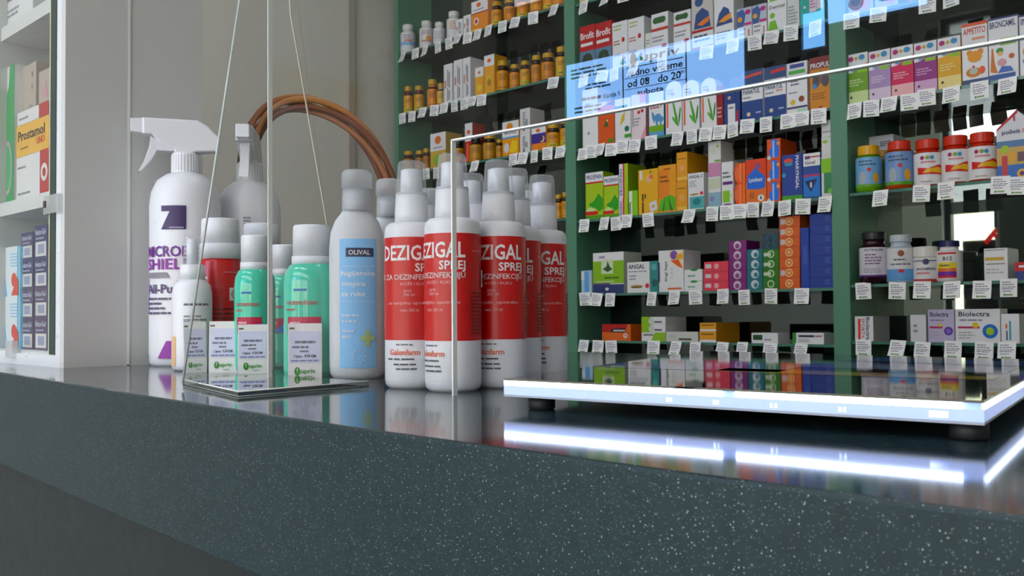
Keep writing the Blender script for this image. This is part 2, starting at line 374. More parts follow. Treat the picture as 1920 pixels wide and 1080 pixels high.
# level 2
shelfbox(2, 2, 1092, 1121, [166], WHT, 'tall plain white box beside the green post', [('L', .2, .7, .6, .78, 1, GR), ('L', .06, .5, .8, .6, 3, GR), ('C', .4, .25, .08, '#9a9a94')])
shelfbox(2, 2, 1122, 1152, [190], '#d2601e', 'orange box with purple corner', [('P', WHT, [0, 1, 0, .86, .55, .95, .55, 1]), ('P', '#4a2a6a', [.5, .93, 1, .99, 1, .88]), ('P', '#2f5f2a', [.36, .42, .5, .62, .64, .42]), ('C', .56, .56, .05, '#e8d8a0'), ('R', .58, .06, .98, .14, '#5a8a20'), ('R', 0, 0, 1, .04, '#b8481a')])
shelfbox(2, 2, 1153, 1183, [184], WHT, 'white box with yellow feather plant', [('R', 0, .78, .8, .84, '#2f6a3a'), ('P', '#d8b820', [.3, .38, .45, .62, .65, .68, .6, .5]), ('C', .75, .3, .15, '#2a6a58'), ('R', .6, .1, 1, .18, '#4a9a30')])
shelfbox(2, 2, 1184, 1211, [176], '#e6d8da', 'white and pink box with cherries', [('C', .52, .6, .1, RED), ('C', .76, .62, .1, RED), ('R', .6, .8, 1, 1, '#e090b0'), ('R', .08, .3, .14, .75, '#3f6a4a'), ('L', .2, .3, .7, .5, 3, GR), ('P', '#e0a0a8', [.6, 0, 1, .3, 1, 0])], side='#d8aab0')
shelfbox(2, 2, 1217, 1245, [172], '#e4e8e8', 'childrens box with blue elephant on grass', [T('LIZZY', .08, .64, .13, '#c03040', w=.84), ('C', .6, .42, .24, '#5f94bc'), ('C', .82, .38, .17, '#5f94bc'), ('P', '#5f94bc', [.3, .54, .18, .58, .2, .44, .36, .3, .45, .44]), ('R', .45, .22, .6, .4, '#5f94bc'), ('R', .72, .22, .85, .4, '#5f94bc'), ('R', 0, .12, 1, .26, '#7aa828'), ('R', 0, 0, 1, .12, '#6aa0c8')], side='#3a6a9a')
aloe = [('L', .1, .75, .6, .86, 2, GR), ('P', '#4f9a3a', [.42, .6, .52, .6, .74, .3, .8, .13, .66, .2, .52, .42]), ('P', '#3f8a30', [.96, .46, .9, .5, .8, .32, .78, .13, .9, .26]), ('P', '#5fa848', [.4, .3, .44, .34, .62, .28, .78, .13, .58, .2]), ('C', .45, .76, .1, '#b89090'), ('R', .06, .14, .16, .62, ORG)]
def arch(bay, l, x0, x1, yt, nick):
    zs = SZ(bay, l); yf = YF + .012; X0 = on(x0, yt + 40, 1, yf).x; X1 = on(x1, yt + 40, 1, yf).x; w = X1 - X0; h = on((x0 + x1) / 2, yt, 1, yf).z - zs
    b = MB(); pts = [(0, 0), (w, 0)] + [(w / 2 + w / 2 * cos(pi * i / 12), h - w * .5 + w * .5 * sin(pi * i / 12)) for i in range(13)]
    b.prism(pts, 0, .045, mat(WHT)); paint(b, aloe, w, h, flat(0, 0, 0))
    tag(b.build('medicine_box', None, (X0, yf, zs)), nick, 'box'); ITEMS.append((bay, l, X0 + w / 2, nick))
arch(2, 2, 1248, 1278, 152, 'round topped white box with aloe leaf, leftmost')
arch(2, 2, 1280, 1311, 150, 'round topped white box with aloe leaf, middle')
arch(2, 2, 1315, 1343, 146, 'round topped white box with aloe leaf, rightmost')
shelfbox(2, 2, 1344, 1356, [160], '#8a1c24', 'narrow dark red box beside the rightmost aloe box', [('L', .1, .2, .9, .5, 3, '#caa')])
shelfbox(2, 2, 1357, 1388, [163], '#243c78', 'dark blue box with small white carton before it', [('C', .35, .72, .1, '#c8a890'), ('R', .25, .02, .7, .55, WHT), ('L', .3, .4, .62, .5, 1, '#555'), ('R', .76, .05, .9, .35, '#b03040')])
pan = [('R', 0, 0, 1, .56, '#22407c'), T('PANATUL', .06, .74, .12, '#22305c', w=.8), ('L', .06, .6, .6, .7, 1, GR), ('C', .32, .2, .09, '#d8c8a8'), ('R', .66, .2, .9, .24, '#a8b4cc'), ('R', .8, 0, 1, .05, '#4a9a30')]
shelfbox(2, 2, 1391, 1431, [157, 131], WHT, 'left stack of blue and white cough boxes', each=[pan, [('R', 0, 0, 1, 1, '#2f4a78'), ('P', '#d85a48', [.15, .45, .95, .6, .95, .8, .15, .65])]])
shelfbox(2, 2, 1433, 1474, [147, 124], WHT, 'right stack of blue and white cough boxes', each=[pan + [T('duo', .55, .66, .07, '#d87860', w=.3)], [('R', 0, 0, 1, 1, '#2f4a78'), ('P', '#d8402c', [.3, .45, .97, .55, .97, .8, .3, .68])]])
shelfbox(2, 2, 1475, 1514, [138, 116], WHT, 'stack of white boxes with two lemon pictures', each=[[('L', .2, .7, .75, .95, 3, '#30406a'), ('L', .1, .5, .8, .58, 1, GR), ('C', .3, .3, .12, '#d8b830'), ('C', .72, .36, .14, '#8a4a28'), ('R', 0, .14, 1, .19, '#3a3a60'), ('R', .5, 0, .95, .12, '#b8d8c0')], [('R', 0, .3, 1, .75, '#e2e4e8'), ('R', .15, .5, .85, .85, '#4a5090'), ('R', .1, 0, .9, .3, '#5fae58')]])
shelfbox(2, 2, 1518, 1558, [106], '#c88838', 'tall amber box with dark lungs', [('R', 0, .78, 1, 1, '#7a2a28'), T('PROPUL', .04, .8, .09, WHT, w=.92), ('C', .3, .55, .17, '#4a4652', .3), ('C', .74, .55, .18, '#4a4652', .3), ('C', .25, .46, .1, '#2f8ac8', .13), ('R', .49, .5, .54, .74, '#4a4652'), ('L', .1, .2, .9, .34, 3, '#a06828'), ('C', .5, .06, .1, RED, .05)])
# level 3
def ivy(k): return [('R', 0, .8, 1, 1, WHT), T('PROSPAN', .06, .855, .09, '#1f2a6c', w=.88), ('R', 0, .765, 1, .8, '#c02030'), ('P', '#3f9a30', [.2, .34, .5, .4, .75, .55, .98, .42, .98, .22, .8, .16, .5, .26, .3, .2]), ('P', '#c8dca0', [0, .2, .3, .28, .6, .2, .3, .16]), ('R', 0, .1, .7, .18, '#c83a38'), ('R', 0, 0, 1, .09, '#5f9a28')]
shelfbox(2, 3, 1098, 1131, [323], '#a8c414', 'larger lime box with ivy leaf', ivy(0), .06)
shelfbox(2, 3, 1132, 1160, [330], '#a8c414', 'smaller lime box with ivy leaf', ivy(1), .05)
spine = [('R', 0, 0, .42, 1, '#dfe2e8'), T('PROSPAN', .34, .1, .26, '#2f4a9a', rot=90, w=.75), ('R', .42, 0, .6, 1, '#c82a30'), ('R', .6, 0, 1, 1, '#a8c414')]
shelfbox(2, 3, 1161, 1178, [372, 307], '#8fae14', 'pair of lime boxes showing narrow ends', spine, .1)
shelfbox(2, 3, 1179, 1196, [357], '#8cc43a', 'short green box beside the yellow egg box', [('R', .05, .55, .4, .98, WHT), ('R', .1, .05, .2, .5, '#8a4a8a'), ('R', .25, .05, .4, .5, WHT)])
shelfbox(2, 3, 1197, 1234, [317], '#e0b010', 'yellow box with vertical lettering and fruit', [('R', .18, .04, .27, .28, '#4a3a10'), ('R', .18, .3, .27, .46, '#4a3a10'), ('R', .32, .36, .39, .46, '#4a3a10'), ('R', .08, .78, .22, .98, '#dcdccc'), ('C', .55, .78, .17, '#e0b890'), ('C', .66, .82, .1, '#e07a50'), ('C', .64, .93, .06, '#5f9a30'), ('P', '#d8dce4', [.55, .24, .9, .3, .98, .1, .62, .04]), ('C', .76, .17, .07, '#c8a050')])
shelfbox(2, 3, 1234.5, 1268, [309], '#e0a018', 'yellow box with big green leaves', [('R', 0, .3, .6, .9, '#e08a2a'), ('L', .1, .62, .7, .8, 2, '#7a4a18'), ('R', .3, .9, .7, .93, '#a05a20'), ('P', '#5fae30', [.02, .05, .1, .26, .4, .34, .7, .36, .98, .3, .95, .05]), ('P', '#2f6a20', [.2, .04, .4, .34, .3, .04]), ('P', '#2f6a20', [.66, .04, .55, .34, .82, .04])])
shelfbox(2, 3, 1268.5, 1289, [340, 285], '#dca020', 'stack of two narrow amber boxes', [('R', .1, .75, .9, .78, '#8a5a18'), ('C', .5, .45, .25, '#e8a878'), ('R', .05, .05, .95, .15, '#e8c070')], .16)
shelfbox(2, 3, 1290, 1320, [324], WHT, 'white box with teal base and red dot', [T('ANGAL S', .06, .86, .085, '#1a1a40', w=.86), ('L', .1, .62, .6, .8, 4, GR), ('C', .4, .42, .3, '#a8862a', .05), ('C', .86, .44, .1, '#d02a40'), ('R', .1, .04, 1, .36, '#5fa8a8'), ('C', .55, .22, .26, '#2f7a80', .2)])
shelfbox(2, 3, 1328, 1352, [331, 305, 265], '#dcdcd8', 'stack of pastel, pink and leaf boxes', each=[[('R', 0, 0, 1, .5, '#8fb0be'), ('R', .05, .6, .95, .95, '#c8d0b8'), ('C', .3, .3, .2, '#8a8ab0')], [('R', 0, 0, 1, 1, '#c890b0')], [('C', .75, .75, .1, '#8cc43a'), ('R', .5, .03, 1, .12, '#6aa830'), ('C', .4, .55, .2, '#d0dcc0')]])
shelfbox(2, 3, 1353, 1375, [303], WHT, 'white box with purple band and green herbs', [('L', .1, .62, .92, .8, 2, '#444'), ('R', .1, .49, .95, .56, '#5a2a70'), ('R', .1, .1, .7, .36, '#8cc030'), ('C', .8, .25, .14, '#c8d8a8'), ('C', .5, .05, .38, '#5a2a70', .08)])
def rolls(x0, x1, tops, nick):
    zs = SZ(2, 3); yf = YF + .012; z = zs
    for i, yt in enumerate(tops):
        X0 = on(x0, yt + 18, 1, yf).x; X1 = on(x1, yt + 18, 1, yf).x; w = X1 - X0; h = on((x0 + x1) / 2, yt, 1, yf).z - z
        b = MB(); c = h * .28; pts = [(c * .5, 0), (w, 0), (w, h), (c * .5, h), (0, h - c), (0, c)]
        b.prism(pts, 0, .07, mat('#e8683a', .3), .001); paint(b, [('R', .5, .05, .62, .95, '#f0a080'), ('R', .86, 0, 1, 1, '#f08a50'), ('C', .3, .5, .22, '#e87850', .5)], w, h, flat(0, 0, 0))
        tag(b.build('medicine_box', None, (X0, yf, z)), f'{posname(i, 2)} rounded coral box beside the orange box', 'box'); z += h
    ITEMS.append((2, 3, X0 + w / 2, nick))
rolls(1377, 1397, [344, 306], 'pair of rounded coral boxes')
blob = [('P', '#2a6ac8', [.05, .35, .1, .65, .3, .72, .5, .82, .7, .7, .95, .6, .95, .35, .6, .32]), T('Lysobact', .16, .5, .09, WHT, w=.66), ('C', .6, .84, .12, '#7a5a8a'), ('C', .3, .2, .15, '#b8642a'), ('C', .74, .13, .15, '#e8ece8'), ('P', '#2a5a48', [.68, .1, .74, .2, .8, .1])]
shelfbox(2, 3, 1398, 1437, [298], '#d8502a', 'orange box with large blue blob', [('R', 0, 0, 1, .5, '#e07a30')] + blob)
b3 = [('P', '#2a74d8', [.2, .1, .2, .5, .4, .6, .3, .95, .75, .97, .9, .5, .85, .1]), ('R', .42, .1, .55, .9, '#a8c8f0'), ('C', .15, .1, .14, '#d8dcd0'), ('C', .85, .75, .12, '#f0a060')]
shelfbox(2, 3, 1438, 1464, [340, 299, 260], '#d8601f', 'stack of three orange and blue boxes', b3, .1)
shelfbox(2, 3, 1466, 1505, [289], '#27408c', 'dark blue box with white vertical lettering', [('C', .32, .84, .22, '#5a78a8', .16), ('C', .32, .87, .2, '#d85a40', .1), ('C', .34, .78, .2, '#3a9aa8', .06), T('PHARYNGAL', .68, .96, .15, WHT, rot=-90, w=.72), ('C', .1, .56, .1, '#4aa0a8'), ('R', 0, 0, 1, .11, '#4f9a30')])
shelfbox(2, 3, 1506, 1538, [311, 287], '#2a78c0', 'stack of triangle and white boxes', each=[[('R', 0, .75, 1, 1, '#2a4a8c'), ('R', 0, .68, 1, .74, '#b83a60'), ('P', '#14285c', [.1, .55, .85, .6, .45, .2]), ('R', .42, .35, .52, .5, '#e0d8d0'), ('R', 0, 0, 1, .06, '#203a7c')], [('R', 0, 0, 1, 1, WHT), ('R', .1, .55, .4, .8, '#5a3a70'), ('R', .4, .65, 1, .75, '#b02a40'), T('Gral', .1, .15, .25, '#444', w=.6)]])
shelfbox(2, 3, 1540, 1564, [293, 256, 225], '#d8d8d4', 'stack of green and grey boxes by the post', each=[[('R', .0, .6, 1, .95, '#8cc040'), ('R', .2, .1, 1, .6, '#3f8058'), ('C', .7, .15, .2, '#7ac030')], [('C', .3, .75, .22, '#9cc060', .14)], [('L', .1, .2, .8, .4, 1, GR)]])
# level 4
shelfbox(2, 4, 1090, 1110, [507], '#b8ccd8', 'small pale blue box beside the post', [('R', .3, .05, .75, .95, '#6fa8d8'), ('R', .0, .6, .3, .95, WHT)])
shelfbox(2, 4, 1112, 1170, [473], WHT, 'large green box with plant sprig', [('R', 0, .24, 1, .79, '#8ab81a'), ('R', 0, 0, 1, .22, '#2c3a6a'), ('R', 0, .2, .55, .25, '#5a3a80'), ('R', .28, .48, .66, .82, '#d2dcc0'), ('P', '#2f5a30', [.32, .6, .45, .66, .48, .8, .55, .66, .64, .58, .48, .52]), T('ANGI', .2, .86, .06, '#4a3a80', w=.2), ('R', .38, .36, .85, .4, '#4a6a18'), ('R', .12, .28, .7, .3, '#d8e0c0'), ('C', .46, .11, .06, '#d8d8d8', .04)], .1, side='#c8ccc0')
shelfbox(2, 4, 1176, 1218, [491], WHT, 'white box with bold lettering and golden capsule', [T('ANGAL', .06, .78, .14, '#16162c', w=.74), ('L', .06, .66, .95, .72, 1, '#6a6a8a'), ('L', .1, .4, .5, .6, 2, GR), ('C', .43, .21, .28, '#a88a4a', .05), ('C', .43, .17, .26, '#4a3a1a', .02), ('C', .9, .22, .09, '#d03048')], .06, yoff=.006)
shelfbox(2, 4, 1219, 1234, [489], '#3f8a84', 'narrow teal box behind the capsule box', [('C', .5, .8, .35, '#6ab0aa'), ('C', .6, .3, .4, '#2a5a58')])
shelfbox(2, 4, 1235, 1282, [469], WHT, 'white box with purple spine and orange fan', [('R', 0, .24, .05, .72, '#5a2a78'), T('Angi Sept', .34, .24, .1, '#4a4a58', rot=90, w=.5), ('P', '#f0dcb8', [.38, .98, .98, .98, .98, .55, .7, .62, .45, .8]), ('C', .62, .88, .15, '#7a58a8'), ('P', '#e06a20', [.48, .75, .8, .78, .98, .55, .8, .6]), ('P', '#e8b030', [.7, .88, .98, .92, .98, .78, .75, .76]), ('R', .36, .06, .92, .1, '#d8703a'), ('L', .5, .3, .6, .6, 3, '#c8c8c4')], .1)
shelfbox(2, 4, 1283, 1317, [527, 505], WHT, 'pair of white boxes with green marks', [('L', .2, .3, .8, .6, 1, '#5aa07a'), ('C', .55, .95, .2, '#2a8a3a', .06)])
seal = lambda c, x, y: [('C', x, y, .2, c, .2)]
shelfbox(2, 4, 1320, 1366, [527, 509, 490], '#d85060', 'stack of three coral boxes with seals', [('R', .06, .35, .3, .75, '#d8d0d4'), ('C', .52, .52, .1, '#e8a8a8')], .08)
shelfbox(2, 4, 1367, 1400, [525, 506, 488, 469, 451], '#7a2a70', 'stack of five purple boxes with seals', [('C', .48, .5, .22, '#cfc0cc'), ('C', .48, .42, .13, '#8a4a80')], .08)
shelfbox(2, 4, 1400.5, 1430, [523, 505, 486, 467], '#2a6a78', 'stack of four teal boxes with seals', [('C', .52, .5, .25, '#c8d2d2'), ('C', .58, .42, .14, '#3a7a84')], .08)
gseal = [('C', .5, .5, .22, '#c2d2a8'), ('C', .5, .5, .15, '#3a7a2a'), ('R', .06, .3, .5, .65, '#ccd4c4')]
dteal = [('R', 0, 0, 1, 1, '#1f3f4c'), ('C', .5, .5, .25, '#3a6070'), ('C', .5, .5, .2, '#1f3f4c')]
shelfbox(2, 4, 1430.5, 1461, [522, 504, 486, 467, 453, 438], '#2f6f1f', 'stack of green boxes under two dark ones', each=[gseal[:2], gseal, gseal, gseal, dteal, dteal])
oseal = [('C', .48, .5, .19, '#e8c890'), ('C', .48, .5, .14, '#d8762a'), ('C', .48, .5, .07, '#e8c890')]
oseal2 = oseal + [('R', .06, .25, .28, .75, '#c8c0c8')]
shelfbox(2, 4, 1461.5, 1500, [521, 502, 483, 463, 444, 425, 405], '#d0661c', 'stack of seven orange boxes with seals', each=[oseal, oseal2, oseal, oseal, oseal2, oseal2, oseal2])
shelfbox(2, 4, 1501, 1517, [427], '#23409a', 'upright blue box beside the blue stack', [('L', .3, .4, .9, .7, 12, '#5a70b8')])
shelfbox(2, 4, 1518, 1563, [520, 500, 479, 459, 439, 420, 400], '#203a8a', 'stack of seven long blue boxes', [('L', .66, .3, .95, .8, 3, '#5a70b8')], .12)
# level 5
shelfbox(2, 5, 1129, 1183, [623, 608], '#d8701c', 'pair of orange boxes with red top', each=[[('C', .82, .6, .07, '#e8e0d8'), ('R', .8, .5, .84, .8, RED)], [('R', 0, 0, 1, 1, '#a81c20'), ('P', '#141414', [.3, 0, .35, .45, .8, .5, .9, 0]), ('R', .4, .12, .8, .3, '#ccc'), ('P', '#d8701c', [.8, 0, .9, 1, 1, 1, 1, 0])]])
lw = [('R', 0, 0, .4, 1, '#94bc1c'), ('C', .42, .4, .12, '#c8d0c0'), ('R', .55, .2, .85, .4, '#4a4a48')]
shelfbox(2, 5, 1203, 1248, [623, 608, 594], WHT, 'stack of three lime and white boxes', each=[[('P', '#94bc1c', [.4, 0, .55, .95, 1, 1, 1, 0]), ('R', .08, .6, .5, .8, '#777')], lw, lw], depth=.12)
shelfbox(2, 5, 1249, 1309, [622], '#cfd0c8', 'long pale box beside the lime stack', [('R', .4, .15, .8, .35, '#555'), ('R', .1, .4, .3, .7, '#b8c0b0')])
shelfbox(2, 5, 1312, 1343, [621, 605], '#dca03a', 'pair of amber boxes with white stripes', [('R', .1, .65, .85, .8, '#8a5a14'), ('R', 0, 0, 1, .22, WHT)], .14)
shelfbox(2, 5, 1409, 1459, [624], WHT, 'flat white box with dark green end', [('R', .06, .3, .42, .8, '#1f4a24'), ('L', .5, .2, .9, .5, 1, GR)])
shelfbox(2, 5, 1486, 1545, [624], WHT, 'flat white box with green stripe', [('R', 0, 0, .12, 1, '#3a8a3a'), ('R', .2, .6, .7, .8, '#3a3a50'), ('R', .72, .62, .95, .78, '#b08080'), ('L', .2, .15, .7, .45, 2, GR)])
# ---- bay 3 (right-hand bay) -----------------------------------------------------------------------
for i, (a, c, colr, nk) in enumerate(((1590, 1637, '#aab4d8', 'leftmost'), (1640, 1684, '#b4bcd8', 'middle'), (1700, 1750, '#a8584a', 'reddish'))):
    shelfbox(3, 1, a, c, [-60], colr, f'{nk} of three boxes cut by the top of right bay', [('C', .3, .3, .2, '#7a9ac8'), ('C', .7, .2, .2, '#c08aa8'), ('L', .1, .05, .9, .15, 2, '#c89aa8')])
def kids(c, pale): return [('R', 0, .0, 1, .25, pale), ('R', 0, .25, 1, .68, c), ('P', WHT, [0, .72, 0, .62, .3, .64, .6, .72, 1, .78, 1, .86, .5, .86]), ('P', '#d8803a', [.3, .645, .6, .72, 1, .79, 1, .76, .6, .69]), ('C', .3, .67, .12, '#6a9ac0', .05), ('R', .5, .61, .95, .67, '#8cbc3a'), ('C', .2, .9, .13, '#b02a70', .12), ('C', .45, .9, .08, '#c8a820'), ('C', .72, .91, .15, '#4a90b8', .13), ('L', .1, .35, .8, .5, 3, pale), ('C', .2, .14, .06, '#444')]
for x0, x1, yt, c, pale, nk in ((1588, 1628, 100, '#6f9a1c', '#c8d8a0', 'green'), (1629, 1670, 94, '#a890b8', '#d8c8d8', 'lilac'), (1671, 1713, 86, '#c8305c', '#e8b8b8', 'pink'), (1714, 1757, 78, '#8a3a78', '#d0a8c8', 'magenta'), (1758, 1802, 69, '#d8a818', '#e8d898', 'yellow')):
    shelfbox(3, 2, x0, x1, [yt], WHT, f'{nk} childrens vitamin box with wavy white top', kids(c, pale), .07, side=c)
shelfbox(3, 2, 1803, 1852, [42], WHT, 'tall white box with orange teddy bear', [('R', 0, .95, 1, 1, '#d8602a'), T('APPETITO', .06, .82, .1, '#c84a2a', w=.88), ('R', .4, .72, .9, .76, '#e0a080'), ('R', 0, 0, 1, .09, '#3a4a70'), ('C', .3, .52, .12, '#d8923a'), ('C', .72, .52, .12, '#d8923a'), ('C', .5, .45, .28, '#dc9a40', .24), ('C', .45, .2, .3, '#c8803a', .2), ('C', .45, .22, .16, '#b8c0b0', .14), ('C', .78, .22, .12, '#d8643a', .16), ('C', .45, .29, .05, RED)])
shelfbox(3, 2, 1853, 1909, [31], WHT, 'tall white box with child on a horse', [('R', 0, .97, 1, 1, '#22306c'), T('BRONCAMIL', .05, .84, .1, '#2a2f6c', w=.88), ('R', .4, .55, .95, .66, '#86b62a'), ('R', 0, 0, .9, .1, '#3a5a98'), ('P', '#c87a38', [.05, .15, .1, .52, .16, .52, .2, .3, .3, .12]), ('C', .38, .47, .13, '#4a8a3a', .11), ('C', .4, .42, .1, '#e0b080', .08), ('C', .45, .28, .16, '#d0a0a8', .14), ('C', .78, .36, .1, '#b86a40'), ('P', '#4a6ab0', [.3, .12, .45, .22, .75, .2, .85, .12])])
shelfbox(3, 2, 1911, 1965, [24], WHT, 'white box cut off beside the child box', [('R', 0, .97, 1, 1, '#22306c'), T('IN', .06, .84, .1, '#2a2f6c', w=.22), ('C', .3, .4, .2, '#c8a080', .2), ('C', .3, .25, .2, '#7a90b8', .16)])
def house():
    zs = SZ(3, 3); yf = YF + .012; X0 = on(1869, 290, 1, yf).x; X1 = on(1948, 290, 1, yf).x; w = X1 - X0; h = on(1908, 206, 1, yf).z - zs
    b = MB(); b.prism([(0, 0), (w, 0), (w, h * .72), (w / 2, h), (0, h * .72)], 0, .08, mat('#dcdce0'))
    paint(b, [('P', '#b02030', [-.02, .7, .02, .76, .52, 1.02, .52, .96]), ('R', 0, 0, 1, .46, '#c8a868'), ('R', 0, 0, 1, .2, '#3a6ab0'), ('R', 0, .46, 1, .56, '#5a7aa0'), ('R', .12, .02, .26, .34, '#c04a50'), ('R', .3, .24, .45, .38, '#e0a84a'), ('R', .5, .24, .72, .38, '#6a4a58'), ('C', .2, .44, .1, '#a8c030'), ('C', .6, .06, .12, '#e0b030'), ('C', .6, .06, .06, '#5a3a70'), T('polivit', .14, .66, .06, '#22305c', w=.44), T('C', .62, .66, .06, '#d8502a', w=.08), ('R', .42, .84, .46, .92, RED)], w, h, flat(0, 0, 0))
    tag(b.build('medicine_box', None, (X0, yf, zs)), 'house shaped vitamin box with red roof edge', 'box'); ITEMS.append((3, 3, X0 + w / 2, 'house shaped vitamin box'))
house()
shelfbox(3, 3, 1625, 1676, [254], '#d4d4d6', 'pale box behind the gummy jars', [T('SEPT', .5, .82, .08, '#445', w=.4)], .06, yoff=.14)
shelfbox(3, 4, 1845, 1890, [465], WHT, 'white box with golden stripe beside the bottles', [('R', .05, .62, .85, .72, '#c8a858'), ('R', .08, .5, .9, .53, '#777'), ('R', .05, .92, .9, .96, '#a8a8b0'), ('L', .08, .2, .9, .4, 2, '#bbb')], .09)
shelfbox(3, 4, 1903, 1940, [491], '#2a3a78', 'small red and navy box at frame edge', [('R', 0, .5, 1, 1, '#c02a38'), ('R', .2, .7, .9, .82, WHT)])
shelfbox(3, 5, 1603, 1638, [593], WHT, 'white box with lettering turned sideways', [('R', .18, .06, .32, .9, '#d8501c'), T('SPORT+', .36, .92, .18, '#b06a70', rot=-90, w=.8), T('Biolectra', .62, .96, .2, '#26305c', rot=-90, w=.92)], .11, side='#bcbcba')
shelfbox(3, 5, 1707, 1737, [590], '#d8d8da', 'plain silver grey box between lettered boxes', [('L', .2, .3, .6, .7, 2, GR)], .08)
def biol(c, c2): return [T('Biolectra', .08, .78, .14, '#2c3550', w=.7), ('L', .1, .62, .8, .72, 1, '#8a7aa0'), ('R', .06, .42, .55, .48, '#b02a60'), ('C', .46, .52, .07, '#e0c040'), ('C', .78, .34, .17, c, .17), ('C', .78, .34, .09, c2, .09), ('L', .08, .1, .5, .34, 3, '#b0b0b4')]
shelfbox(3, 5, 1740, 1790, [580], '#c0b8d0', 'lilac box with flower ornament', biol('#5a3a90', '#8a6ac0'), .06)
shelfbox(3, 5, 1791, 1876, [579], WHT, 'wide white box with blue hexagon flower', biol('#2a6ab8', '#a8c838'), .06)
shelfbox(3, 5, 1877, 1912, [588], WHT, 'white box with teal stripe at the end', [('R', .45, .1, .55, .75, '#3a9aa8'), ('R', .28, .1, .36, .42, '#444a60'), ('R', .25, .5, .35, .65, '#d86a40')], .06)

# ---- bay 1 (left bay) boxes ----------------------------------------------------------------------
TH = [('R', .42, .08, .52, .4, '#7a7a82'), ('R', .42, .45, .52, .86, '#7a7a82'), ('R', .6, .1, .72, .34, '#6a6a72'), ('R', .6, .4, .72, .8, '#6a6a72'), ('R', .1, .4, .3, .6, '#c88a80')]
shelfbox(1, 0, 855, 868, [36], WHT, 'thin white box left of the orange carton', TH)
shelfbox(1, 0, 869, 883, [28], WHT, 'thin white box touching the orange carton', TH)
fruit = ('C', .45, .86, .14, '#d86a20', .1)
shelfbox(1, 0, 884, 915, [0], '#e09040', 'tall orange and white carton with fruit mark', [('R', 0, .62, 1, 1, WHT), ('R', 0, .58, 1, .62, '#a83a30'), fruit, ('L', .1, .68, .8, .74, 1, '#555'), ('C', .3, .34, .16, '#e8e0d8'), ('C', .3, .34, .09, '#c02a40'), ('R', 0, .0, .5, .1, '#e8c040')])
shelfbox(1, 1, 832, 848, [120], WHT, 'leftmost slim white carton with vertical lettering', TH, .08)
shelfbox(1, 1, 851, 867, [112], WHT, 'middle slim white carton with vertical lettering', TH, .08)
shelfbox(1, 1, 868, 882, [108], WHT, 'rightmost slim white carton with vertical lettering', TH, .12)
shelfbox(1, 1, 891, 907, [126], '#e0a838', 'short amber box with white top', [('R', 0, .68, 1, 1, WHT), ('C', .5, .82, .16, '#d86a20', .12), ('C', .5, .3, .3, '#e8cc30')])
shelfbox(1, 1, 908, 927, [103], '#e0a838', 'amber box with yellow pear and white top', [('R', 0, .72, 1, 1, WHT), ('C', .5, .86, .2, '#d86a20', .14), ('C', .5, .35, .28, '#d8c030', .36), ('C', .5, .3, .2, '#a87a18', .26)])
shelfbox(1, 2, 807, 836, [249], '#c8a858', 'square carton with orange fruit on white top', [('R', 0, .5, 1, 1, WHT), ('C', .5, .8, .2, '#d87828', .18), ('L', .2, .56, .8, .62, 1, '#555'), ('C', .4, .25, .22, '#8ab040', .22)], .09)
shelfbox(1, 2, 872, 886, [231], '#a83020', 'narrow white and red box between dark jars', [('R', 0, .55, 1, 1, WHT), ('C', .5, .78, .25, '#d86030', .2), ('R', .2, .05, .5, .5, '#d86a58')], .07)
shelfbox(1, 2, 942, 973, [227], '#e09a28', 'white topped carton with blue band and flames', [('R', 0, .56, 1, 1, WHT), ('C', .45, .85, .2, '#e0923a', .16), T('MAGNEZIJ', .15, .64, .07, '#333', w=.7), ('R', 0, .51, 1, .56, '#5a9ac0'), ('C', .25, .25, .17, '#d0d0d4', .22), ('P', '#e8c818', [.4, .1, .6, .45, .95, .4, .9, .1])], .07)
shelfbox(1, 2, 975, 994, [250, 203], '#dcdcda', 'pair of slim white boxes stacked on end', [T('MAGNEZIJ', .5, .1, .22, '#4a4a54', rot=90, w=.75), ('L', .55, .15, .8, .75, 1, '#888')], .08)
shelfbox(1, 2, 997, 1024, [239], '#e08a2a', 'carton with purple night sky and moon', [('R', 0, .76, 1, 1, WHT), ('C', .45, .88, .16, '#d8762a', .1), ('R', 0, .34, 1, .76, '#3a2a80'), ('C', .74, .5, .16, '#e8d070', .17), ('C', .68, .53, .14, '#3a2a80', .15)], .06)

